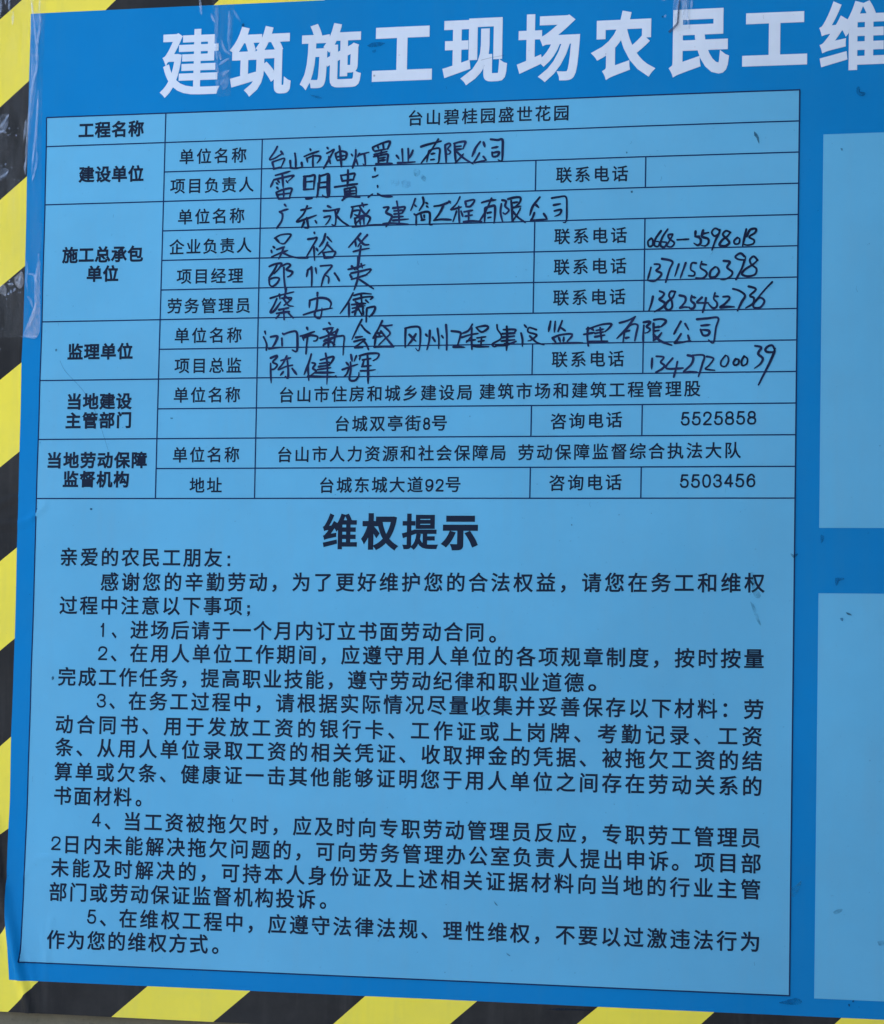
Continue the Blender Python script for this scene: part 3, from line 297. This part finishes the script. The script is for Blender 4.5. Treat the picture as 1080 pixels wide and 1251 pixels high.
# ------------------------------------------------------------------ the sheet's own relief
def seg_dist(px, pz, a, b):
    ax, az_ = a; bx, bz = b
    dx, dz = bx - ax, bz - az_
    L = dx * dx + dz * dz
    t = max(0.0, min(1.0, ((px - ax) * dx + (pz - az_) * dz) / L))
    qx, qz = ax + t * dx, az_ + t * dz
    return math.hypot(px - qx, pz - qz)

FOLDS = [(CREASE, 4.5, 5.5), (FOLD_A, 2.0, 1.3), (FOLD_B, 2.2, 1.4), (FOLD_C, 3.5, 2.4), (FOLD_D, 3.2, 3.0),
         (FOLD_E, 2.6, 1.4), (FOLD_F, 2.4, -1.2), (FOLD_G, 1.8, 0.8), (FOLD_H, 1.8, 0.6), (FOLD_I, 2.0, 0.7)]

def bump(x, z):
    """How far, in mm, the loose vinyl stands proud of the flat board here."""
    h = 0.55 * math.sin(x / 88.0 + z / 150.0) + 0.35 * math.sin(x / 51.0 - z / 70.0 + 1.0) \
        + 0.12 * math.sin(x / 19.0 + 0.4 * math.sin(z / 60.0)) + 1.1
    if x < 75:
        h += 0.25 * math.sin(z / 16.0 + x / 22.0) * min(1.0, max(0, 60 - x) / 60.0)
        for line, sg, amp in FOLDS:
            d = min(seg_dist(x, z, line[i], line[i + 1]) for i in range(len(line) - 1))
            if d < 4 * sg:
                h += amp * math.exp(-(d / sg) ** 2)
    return h

def P(x, z, h):
    return Vector((x / 1000.0, -(h + bump(x, z)) / 1000.0, Z0 + z / 1000.0))

CUT_X = [v for v in range(-68, 78, 3)] + [v for v in range(90, 1240, 25)]
CUT_Z = [v for v in range(-950, 150, 25)]
CUT_ZL = [v for v in range(-950, 150, 4)]

def link(name, bm, mat, parent=None, smooth=False):
    me = bpy.data.meshes.new(name)
    bm.to_mesh(me)
    bm.free()
    me.materials.append(mat)
    if smooth:
        for p in me.polygons:
            p.use_smooth = True
    o = bpy.data.objects.new(name, me)
    COL.objects.link(o)
    if parent:
        o.parent = parent
    return o

def patch(name, pts, h, mat, parent=None, fine=None):
    """A flat outline in board millimetres, cut into a grid and laid over the sheet's relief."""
    bm = bmesh.new()
    vs = [bm.verts.new((x, z, 0)) for x, z in pts]
    f = bm.faces.new(vs)
    if f.normal.z < 0:
        bmesh.ops.reverse_faces(bm, faces=[f])
    xs = [p[0] for p in pts]; zs = [p[1] for p in pts]
    def cut(co, no, geom=None):
        bmesh.ops.bisect_plane(bm, geom=bm.verts[:] + bm.edges[:] + bm.faces[:], plane_co=co, plane_no=no, dist=0.01)
    for c in CUT_X:
        if min(xs) < c < max(xs) and (c > 80 or min(xs) < 60):
            cut((c, 0, 0), (1, 0, 0))
    for c in CUT_Z:
        if min(zs) < c < max(zs):
            cut((0, c, 0), (0, 1, 0))
    if min(xs) < 60:
        for c in CUT_ZL:
            if min(zs) < c < max(zs):
                g = [f for f in bm.faces if f.calc_center_median().x < 78]
                ed = {e for f in g for e in f.edges}; vv = {v for f in g for v in f.verts}
                bmesh.ops.bisect_plane(bm, geom=g + list(ed) + list(vv), plane_co=(0, c, 0), plane_no=(0, 1, 0), dist=0.01)
    bmesh.ops.triangulate(bm, faces=[f for f in bm.faces if len(f.verts) > 4])
    for v in bm.verts:
        v.co = P(v.co.x, v.co.y, h)
    bmesh.ops.recalc_face_normals(bm, faces=bm.faces)
    if sum(f.normal.y for f in bm.faces) > 0:
        bmesh.ops.reverse_faces(bm, faces=bm.faces[:])
    return link(name, bm, mat, parent, smooth=True)

def smooth_line(pts, step):
    """Catmull-Rom through the points."""
    if len(pts) < 3:
        a, b = pts[0], pts[-1]
        n = max(2, int(math.hypot(b[0] - a[0], b[1] - a[1]) / step))
        return [(a[0] + (b[0] - a[0]) * i / n, a[1] + (b[1] - a[1]) * i / n) for i in range(n + 1)]
    q = [pts[0]] + list(pts) + [pts[-1]]
    out = []
    for i in range(1, len(q) - 2):
        p0, p1, p2, p3 = q[i - 1], q[i], q[i + 1], q[i + 2]
        n = max(2, int(math.hypot(p2[0] - p1[0], p2[1] - p1[1]) / step))
        for k in range(n):
            t = k / n
            out.append(tuple(0.5 * (2 * p1[j] + (p2[j] - p0[j]) * t + (2 * p0[j] - 5 * p1[j] + 4 * p2[j] - p3[j]) * t * t
                                    + (3 * p1[j] - p0[j] - 3 * p2[j] + p3[j]) * t ** 3) for j in (0, 1)))
    out.append(tuple(pts[-1]))
    return out

def ribbon(bm, pts, width, h, wf=None, cap=True, step=1.2, smooth=True, crown=0.0):
    """One stroke of ink (or one raised wrinkle when crown > 0)."""
    L = smooth_line(pts, step) if smooth else list(pts)
    n = len(L)
    if n < 2:
        return
    rows = []
    dirs = []
    for i, (x, z) in enumerate(L):
        a = L[max(0, i - 1)]; b = L[min(n - 1, i + 1)]
        dx, dz = b[0] - a[0], b[1] - a[1]
        m = math.hypot(dx, dz) or 1.0
        dirs.append((dx / m, dz / m))
    def w_at(i):
        t = i / (n - 1)
        return width * (wf(t) if wf else 1.0) * 0.5
    for i, (x, z) in enumerate(L):
        dx, dz = dirs[i]
        w = w_at(i)
        l = bm.verts.new(P(x - dz * w, z + dx * w, h))
        c = bm.verts.new(P(x, z, h + crown)) if crown else None
        r = bm.verts.new(P(x + dz * w, z - dx * w, h))
        rows.append((l, c, r))
    for i in range(n - 1):
        a, b = rows[i], rows[i + 1]
        if crown:
            bm.faces.new((a[0], a[1], b[1], b[0]))
            bm.faces.new((a[1], a[2], b[2], b[1]))
        else:
            bm.faces.new((a[0], a[2], b[2], b[0]))
    if cap and not crown:
        for i, sg in ((0, -1), (n - 1, 1)):
            x, z = L[i]; dx, dz = dirs[i]; w = w_at(i)
            ring = []
            for k in range(1, 4):
                an = math.pi * k / 4
                ring.append(bm.verts.new(P(x + w * (dx * sg * math.sin(an) - dz * math.cos(an)),
                                           z + w * (dz * sg * math.sin(an) + dx * math.cos(an)), h)))
            l, _, r = rows[i]
            bm.faces.new([l] + ring + [r])

def finish(bm):
    bmesh.ops.recalc_face_normals(bm, faces=bm.faces)
    for f in bm.faces:
        if f.normal.y > 0:
            f.normal_flip()
    return bm

# ------------------------------------------------------------------ type: glyphs taken once, then set on the board
def glyphs(chars, weight):
    cu = bpy.data.curves.new('type', 'FONT')
    cu.resolution_u = 4
    cu.bevel_depth = weight
    cu.bevel_resolution = 0
    cu.space_line = 2.0
    cu.body = '\n'.join(chars)
    o = bpy.data.objects.new('type', cu)
    COL.objects.link(o)
    dg = bpy.context.evaluated_depsgraph_get()
    me = bpy.data.meshes.new_from_object(o.evaluated_get(dg))
    vs = [v.co.copy() for v in me.vertices]
    g = {c: [] for c in chars}
    for p in me.polygons:
        if p.center.z < -1e-6 or abs(p.normal.z) < 1e-4:
            continue
        yc = sum(vs[i].y for i in p.vertices) / len(p.vertices)
        k = int(round((0.38 - yc) / 2.0))
        if 0 <= k < len(chars):
            g[chars[k]].append([(vs[i].x, vs[i].y + 2.0 * k, max(0.0, vs[i].z)) for i in p.vertices])
    bpy.data.objects.remove(o)
    bpy.data.meshes.remove(me)
    bpy.data.curves.remove(cu)
    box = {}
    for c, fs in g.items():
        xs = [v[0] for f in fs for v in f]; ys = [v[1] for f in fs for v in f]
        if xs:
            box[c] = (min(xs), max(xs), min(ys), max(ys))
    return g, box

def uniq(s):
    return ''.join(dict.fromkeys(s))

REL = 0.06 / 0.05           # mm of relief per em-unit of bevel: the print stays a film

def set_glyph(bm, faces, fx, fz, h, cache_key=None):
    cache = {}
    for f in faces:
        vv = []
        for x, y, zz in f:
            k = (round(x, 4), round(y, 4), round(zz, 4))
            if k not in cache:
                X, Z = fx(x, y), fz(x, y)
                cache[k] = bm.verts.new(P(X, Z, h + zz * REL))
            if cache[k] not in vv:
                vv.append(cache[k])
        if len(vv) >= 3:
            try:
                bm.faces.new(vv)
            except ValueError:
                pass

def set_line(name, txt, x0, z0, x1, z1, size, G, h, mat, parent, cy=0.38):
    g, box = G
    n = len(txt)
    if n == 1:
        b = box[txt]
        s = (x1 - x0) / (b[1] - b[0]); pitch = 0; X0 = x0 - b[0] * s; sx = s
    else:
        sx = size
        X0 = x0 - box[txt[0]][0] * sx
        pitch = (x1 - box[txt[-1]][1] * sx - X0) / (n - 1)
    slope = (z1 - z0) / max(1.0, x1 - x0)
    bm = bmesh.new()
    for i, c in enumerate(txt):
        ox = X0 + pitch * i
        extra = 0.0
        set_glyph(bm, g[c], lambda x, y: ox + extra + x * sx,
                  lambda x, y: z0 + (ox + x * sx - x0) * slope + (y - cy) * size, h)
    return link(name, finish(bm), mat, parent)

# ------------------------------------------------------------------ things
def thing(name, label, cat, loc=(0, 0, 0), group=None):
    o = bpy.data.objects.new(name, None)
    COL.objects.link(o)
    o.location = loc
    o['label'] = label
    o['category'] = cat
    if group:
        o['group'] = group
    return o

def box_bm(bm, x0, x1, y0, y1, z0, z1):
    r = bmesh.ops.create_cube(bm, size=1.0)
    for v in r['verts']:
        v.co = Vector((x0 if v.co.x < 0 else x1, y0 if v.co.y < 0 else y1, z0 if v.co.z < 0 else z1))
    return r['verts']

XR = 1100.0                                  # the sheet's right end, beyond the frame
BL = -66.0                                   # the board's left edge
ZT, ZB = 113.2 + 34.0, -939.6                # board top and bottom
SB = -906.6                                  # blue field's bottom
ST = 113.0

# --- setting
bm = bmesh.new()
box_bm(bm, -6, 8, 0.014, 0.5, 0, 4.4)
w = link('wall', bm, M_WALL); w['kind'] = 'structure'
bm = bmesh.new()
box_bm(bm, 1.137, 1.60, -1.55, 0.0, -0.01, 4.38)      # unseen block added to darken the board's right side
w = link('added_shade_block', bm, M_SHADE_BLOCK); w['kind'] = 'structure'
bm = bmesh.new()
bmesh.ops.create_grid(bm, x_segments=8, y_segments=8, size=40)
w = link('ground', bm, M_GROUND); w['kind'] = 'structure'

# --- the board
board = thing('notice_board', 'large blue construction site notice board with yellow and black hazard border', 'notice board')
bm = bmesh.new()
vv = box_bm(bm, BL / 1000, (XR + 33) / 1000, 0.0002, 0.0135, Z0 + ZB / 1000 + 0.0005, Z0 + ZT / 1000)
bmesh.ops.bevel(bm, geom=bm.edges[:], offset=0.0012, segments=2, affect='EDGES')
link('backing_board', bm, M_EDGE, board)

# blue field
edge = list(SHEET_LEFT)
field = [(edge[0][0], ST)] + edge[1:-1] + [(edge[-1][0], SB), (XR, SB), (XR, ST)]
sheet = patch('blue_sheet', field, 0.30, M_BLUE, board)

# hazard stripes, one part per painted stripe
def stripe(pts, black):
    patch('hazard_stripe', pts, 0.30, M_BLACK if black else M_YELLOW, board)

def ext(p, q, x=None, z=None):
    """Run the line p>q on until it meets x or z."""
    if x is not None:
        t = (x - p[0]) / (q[0] - p[0])
    else:
        t = (z - p[1]) / (q[1] - p[1])
    return (p[0] + (q[0] - p[0]) * t, p[1] + (q[1] - p[1]) * t)

def edge_x(z):
    e = SHEET_LEFT
    for a, b in zip(e, e[1:]):
        if b[1] <= z <= a[1]:
            return a[0] + (b[0] - a[0]) * (z - a[1]) / (b[1] - a[1])
    return e[0][0] if z > e[0][1] else e[-1][0]

lb = [(LB[i], ext(LB[i], LB[i + 1], x=BL)) for i in range(0, len(LB), 2)]
lb = [((edge_x(a[1]), a[1]), b) for a, b in lb]
cut = (ext(TB[0], TB[1], x=BL), ext(TB[0], TB[1], z=ZT))
t0 = ext(TB[2], TB[3], z=ST); t1 = ext(TB[2], TB[3], z=ZT)
stripe([(BL, ZT), cut[0], cut[1]], True)
stripe([cut[0], lb[0][1], lb[0][0], (SHEET_LEFT[0][0], ST), t0, t1, cut[1]], False)

def along(a, b):
    """Sheet-edge points between two heights, so stripe and sheet share their border."""
    return [p for p in SHEET_LEFT if b + 0.5 < p[1] < a - 0.5]
for i in range(len(lb) - 1):
    (a, ao), (b, bo) = lb[i], lb[i + 1]
    stripe([a] + along(a[1], b[1]) + [b, bo, ao], i % 2 == 0)
# bottom row
bb = []
for i in range(0, len(BB), 2):
    bb.append(((BB[i][0], SB), ext(BB[i], BB[i + 1], z=ZB)))
while bb[-1][0][0] < XR - 60:
    d = 128.0
    bb.append(((bb[-1][0][0] + d, SB), (bb[-1][1][0] + d, ZB)))
a, ao = lb[-1]
stripe([a] + [p for p in SHEET_LEFT[:-1] if p[1] < a[1] - 0.5] + [(SHEET_LEFT[-1][0], SB), bb[0][0], ext(bb[0][0], bb[0][1], z=(SB + ZB) / 2 + 2), bb[0][1], (BL, ZB), ao], False)
for i in range(len(bb) - 1):
    stripe([bb[i][0], bb[i + 1][0], bb[i + 1][1], bb[i][1]], i % 2 == 0)
stripe([bb[-1][0], (XR, SB), (XR, ZB), bb[-1][1]], (len(bb) - 1) % 2 == 0)
# top row
tb = [(t0, t1)]
dx0 = ext(TB[4], TB[5], z=ST)[0] - t0[0]
while tb[-1][0][0] + dx0 < XR - 60:
    p, q = tb[-1]
    tb.append(((p[0] + dx0, ST), (q[0] + dx0, ZT)))
for i in range(len(tb) - 1):
    stripe([tb[i][0], tb[i][1], tb[i + 1][1], tb[i + 1][0]], i % 2 == 0)
stripe([tb[-1][0], tb[-1][1], (XR, ZT), (XR, ST)], (len(tb) - 1) % 2 == 0)

# light panels
W, HGT = 800.0, -887.7
pl = list(PANEL_LEFT)
panel = patch('information_panel', [(pl[0][0], 0)] + pl[1:-1] + [(pl[-1][0], HGT), (W, HGT), (W, 0)], 0.55, M_PANEL, board)
panel['label'] = 'light blue panel with a ruled table of names and phone numbers above printed advice'
for za, zb in ((-45.5, -434.4), (-498.2, -889.2)):
    patch('blank_panel', [(823.9, za), (823.9, zb), (1060, zb), (1060, za)], 0.55, M_PANEL, board)

def px(z):
    for a, b in zip(pl, pl[1:]):
        if b[1] <= z <= a[1]:
            return a[0] + (b[0] - a[0]) * (z - a[1]) / (b[1] - a[1])
    return 0.0

def rule(pts, h=0.72, w=1.35):
    bm = bmesh.new()
    q = []
    for a, b in zip(pts, pts[1:]):
        n = max(1, int(math.hypot(b[0] - a[0], b[1] - a[1]) / 6))
        q += [(a[0] + (b[0] - a[0]) * i / n, a[1] + (b[1] - a[1]) * i / n) for i in range(n)]
    q.append(pts[-1])
    ribbon(bm, q, w, h, smooth=False, cap=False)
    return link('ruling_line', finish(bm), M_LINE, panel)

RP = 31.17
CX = (134.4, 241.6, 533.4, 646.5)
rule([(pl[0][0], 0), (W + .5, 0)]); rule([(pl[-1][0], HGT), (W + .5, HGT)])
rule([(pl[0][0], 0)] + pl[1:-1] + [(pl[-1][0], HGT)], 0.78); rule([(W, 0), (W, HGT)], 0.78)
for k in (1, 3, 7, 9, 11, 13):
    rule([(px(-RP * k), -RP * k), (W, -RP * k)])
for k in (2, 4, 5, 6, 8, 10, 12):
    rule([(CX[0], -RP * k), (W, -RP * k)])
rule([(CX[0], 0), (CX[0], -RP * 13)], 0.78)
rule([(CX[1], -RP), (CX[1] + 1.2, -RP * 13)], 0.78)
for c in CX[2:]:
    for a, b in ((2, 3), (4, 7), (8, 9), (10, 11), (12, 13)):
        rule([(c, -RP * a), (c, -RP * b)], 0.78)

# printed type
allc = {'body': '：，。、', 'cell': '', 'bold': '', 'head': ''}
for t in TEXT:
    allc[t[0]] += t[1]
WEIGHT = {'body': 0.018, 'cell': 0.016, 'bold': 0.034}
G = {k: glyphs(uniq(allc[k]), WEIGHT[k]) for k in WEIGHT}
HEAVY = {'建': 0.021, '筑': 0.027, '施': 0.029, '工': 0.046, '现': 0.030, '场': 0.029, '农': 0.036, '民': 0.040, '维': 0.027,
         '权': 0.038, '提': 0.027, '示': 0.046}      # dense characters are cut lighter, open ones heavier
G['title'] = ({}, {})
for c, wt in HEAVY.items():
    a, b = glyphs(c, wt)
    G['title'][0].update(a); G['title'][1].update(b)
G['head'] = G['title']
for kind, txt, x0, z0, x1, z1, size in TEXT:
    nm = {'body': 'printed_line', 'cell': 'cell_lettering', 'bold': 'row_heading', 'head': 'section_heading'}[kind]
    set_line(nm, txt, x0, z0, x1, z1, size, G[kind], 0.74, M_INK, panel)
for c, x0, z, x1 in MARKS:
    b = G['body'][1][c]
    set_line('punctuation_mark', c, x0, z, x1, z, 20.5, G['body'], 0.74, M_INK, panel, cy=(b[2] + b[3]) / 2)
def dotat(x, z, tail=False):
    bm = bmesh.new()
    q = [(-1, -1), (1, -1), (1, 1), (-1, 1)] if not tail else [(-1, -1), (-0.3, -1), (-1.1, -2.2), (-0.7, -2.7), (0.6, -1.6), (1, -0.8), (1, 1), (-1, 1)]
    bm.faces.new([bm.verts.new(P(x + 1.45 * a, z + 1.45 * b, 0.74)) for a, b in q])
    link('punctuation_dot', finish(bm), M_INK, panel)
for k, (x, z) in enumerate(COLON):
    dotat(x, z, k == 3)
for c, x0, x1, zb, zt in TITLE:
    g, bx = G['title']
    b = bx[c]
    bm = bmesh.new()
    sx, sz = (x1 - x0) / (b[1] - b[0]), (zt - zb) / (b[3] - b[2])
    set_glyph(bm, g[c], lambda x, y: x0 + (x - b[0]) * sx, lambda x, y: zb + (y - b[2]) * sz, 0.52)
    link('title_character', finish(bm), M_WHITE, sheet)

# numerals, drawn as even strokes
NUM = {
 '0': ['.5,1 .82,.9 .97,.5 .82,.1 .5,0 .18,.1 .03,.5 .18,.9 .5,1'],
 '1': ['.12,.76 .42,.82 .62,1', '.62,1 .62,0'],
 '2': ['.05,.70 .14,.92 .5,1 .88,.90 .93,.68 .66,.40 .22,.16 .04,0', '.04,0 .97,0'],
 '3': ['.06,.76 .2,.95 .5,1 .84,.90 .86,.68 .68,.55 .40,.53', '.40,.53 .80,.48 .96,.27 .80,.06 .5,0 .16,.06 .02,.26'],
 '4': ['.74,0 .74,1', '.74,1 0,.28', '0,.28 1,.28'],
 '5': ['.90,1 .22,1', '.22,1 .10,.48', '.10,.48 .30,.61 .58,.64 .88,.53 .97,.30 .84,.07 .5,0 .16,.06 .02,.24'],
 '6': ['.92,.78 .76,.96 .48,1 .16,.82 .03,.45 .14,.10 .5,0 .85,.08 .97,.32 .85,.56 .52,.63 .20,.53 .05,.35'],
 '8': ['.5,.54 .16,.60 .09,.80 .24,.96 .5,1 .76,.96 .91,.80 .84,.60 .5,.54 .10,.44 .01,.24 .16,.04 .5,0 .84,.04 .99,.24 .90,.44 .5,.54'],
 '9': ['.08,.22 .24,.04 .52,0 .84,.18 .97,.55 .86,.90 .5,1 .15,.92 .03,.68 .15,.44 .48,.37 .80,.47 .95,.65']}
for c, x0, x1, zb, zt in DIGITS:
    bm = bmesh.new()
    for k, st in enumerate(NUM[c]):
        pp = [tuple(map(float, q.split(','))) for q in st.split()]
        pts = [(x0 + 0.9 + u * (x1 - x0 - 1.8), zb + 0.9 + v * (zt - zb - 1.8)) for u, v in pp]
        ribbon(bm, pts, 1.95, 0.74 + 0.02 * k, step=0.9, smooth=len(pts) > 2)
    link('printed_numeral', finish(bm), M_INK, panel)

# handwriting in marker: one part per written entry
random.seed(7)
for ln, s in HAND.items():
    bm = bmesh.new()
    for k, st in enumerate(s.split(';')):
        pts = [tuple(map(float, q.split(','))) for q in st.split()]
        ph = random.uniform(0, 6.28); fat = random.uniform(0.88, 1.12); e = random.uniform(0.45, 0.8)
        ribbon(bm, pts, 2.3 * fat, 0.90 + 0.012 * (k % 12), step=0.9,
               wf=lambda t: (1.0 + 0.13 * math.sin(ph + 5 * t)) * (1 - (1 - e) * max(0, (t - 0.7) / 0.3) ** 1.5))
    link('handwritten_entry', finish(bm), M_PEN, panel)

# ------------------------------------------------------------------ stains and scratches on the sheet
def smudge(pts, mat, name='smudge'):
    cx = sum(p[0] for p in pts) / len(pts); cz = sum(p[1] for p in pts) / len(pts)
    q = smooth_line(list(pts) + [pts[0]], 1.0)[:-1]
    q = [(x + random.uniform(-.15, .15), z + random.uniform(-.15, .15)) for x, z in q]
    bm = bmesh.new()
    c = bm.verts.new(P(cx, cz, 1.12))
    r = [bm.verts.new(P(x, z, 1.12)) for x, z in q]
    for i in range(len(r)):
        bm.faces.new((c, r[i], r[(i + 1) % len(r)]))
    return link(name, finish(bm), mat, board)
for p in SM_INK: smudge(p, S_INK, 'ink_speck')
for p in SM_BLUE: smudge(p, S_BLUE, 'scuff_mark')
for p in SM_GREEN: smudge(p, S_GREEN, 'grime_smudge')
for p in SM_RUB: smudge(p, S_RUB, 'rubbed_ink')
for p in SCRATCH:
    bm = bmesh.new()
    ribbon(bm, p, 0.5, 1.1, cap=False, step=3)
    link('scratch', finish(bm), S_SCR, board)
bm = bmesh.new()
for i in range(260):                          # fly-specks and grit, far too many to tell apart
    x = random.uniform(-25, 1100); z = random.uniform(-900, 110)
    r = random.choice((0.25, 0.3, 0.4, 0.6)); a0 = random.uniform(0, 6)
    vs = [bm.verts.new(P(x + r * random.uniform(.6, 1.5) * math.cos(a0 + k * 1.047), z + r * random.uniform(.6, 1.3) * math.sin(a0 + k * 1.047), 1.14)) for k in range(6)]
    bm.faces.new(vs)
for i in range(60):
    x = random.uniform(0, 1100); z = random.uniform(-900, 110)
    L = random.uniform(1.5, 6)
    ribbon(bm, [(x, z), (x + random.uniform(-1, 1), z - L * .5), (x + random.uniform(-1.5, 1.5), z - L)], 0.3, 1.15, cap=False, step=2)
g = link('grit_specks', finish(bm), S_BLUE, board)
g['kind'] = 'stuff'

# ------------------------------------------------------------------ clear packing tape
def tape(outline, label, wr, haze=(), dots=(), fold=None, faint=()):
    cx = sum(p[0] for p in outline) / len(outline) / 1000
    t = thing('packing_tape', label, 'tape', (cx, -0.003, Z0 + min(p[1] for p in outline) / 1000), 'strips of clear packing tape on the notice board')
    inv = Matrix.Translation(t.location).inverted()
    def own(o):
        o.data.transform(inv)
        o.parent = t
    own(patch('tape_film', outline, 1.45, M_TAPE))
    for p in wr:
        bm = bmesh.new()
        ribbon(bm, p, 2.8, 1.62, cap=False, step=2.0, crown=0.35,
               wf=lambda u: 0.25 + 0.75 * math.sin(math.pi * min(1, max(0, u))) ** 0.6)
        own(link('wrinkle_glint', finish(bm), S_WRK_GLINT, smooth=True))  # raised ridge with its sky glint put into the colour
    for p, mat in [(p, S_MILK) for p in haze] + [(p, S_SHEEN) for p in faint]:
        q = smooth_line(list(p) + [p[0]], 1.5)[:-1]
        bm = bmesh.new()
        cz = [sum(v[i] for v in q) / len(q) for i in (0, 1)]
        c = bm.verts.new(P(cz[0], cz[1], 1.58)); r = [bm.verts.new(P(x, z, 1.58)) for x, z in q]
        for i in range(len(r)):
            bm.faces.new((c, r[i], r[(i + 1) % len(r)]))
        own(link('air_pocket_sheen', finish(bm), mat))  # milky adhesive pockets, plus patches of painted sheen
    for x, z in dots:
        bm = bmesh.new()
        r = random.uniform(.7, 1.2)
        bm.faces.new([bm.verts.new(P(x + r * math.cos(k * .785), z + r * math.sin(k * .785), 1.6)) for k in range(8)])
        own(link('air_bubble', finish(bm), S_WRK_GLINT))
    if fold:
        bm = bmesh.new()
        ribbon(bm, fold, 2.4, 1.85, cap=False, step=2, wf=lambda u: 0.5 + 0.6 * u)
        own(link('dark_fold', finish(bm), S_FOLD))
    return t
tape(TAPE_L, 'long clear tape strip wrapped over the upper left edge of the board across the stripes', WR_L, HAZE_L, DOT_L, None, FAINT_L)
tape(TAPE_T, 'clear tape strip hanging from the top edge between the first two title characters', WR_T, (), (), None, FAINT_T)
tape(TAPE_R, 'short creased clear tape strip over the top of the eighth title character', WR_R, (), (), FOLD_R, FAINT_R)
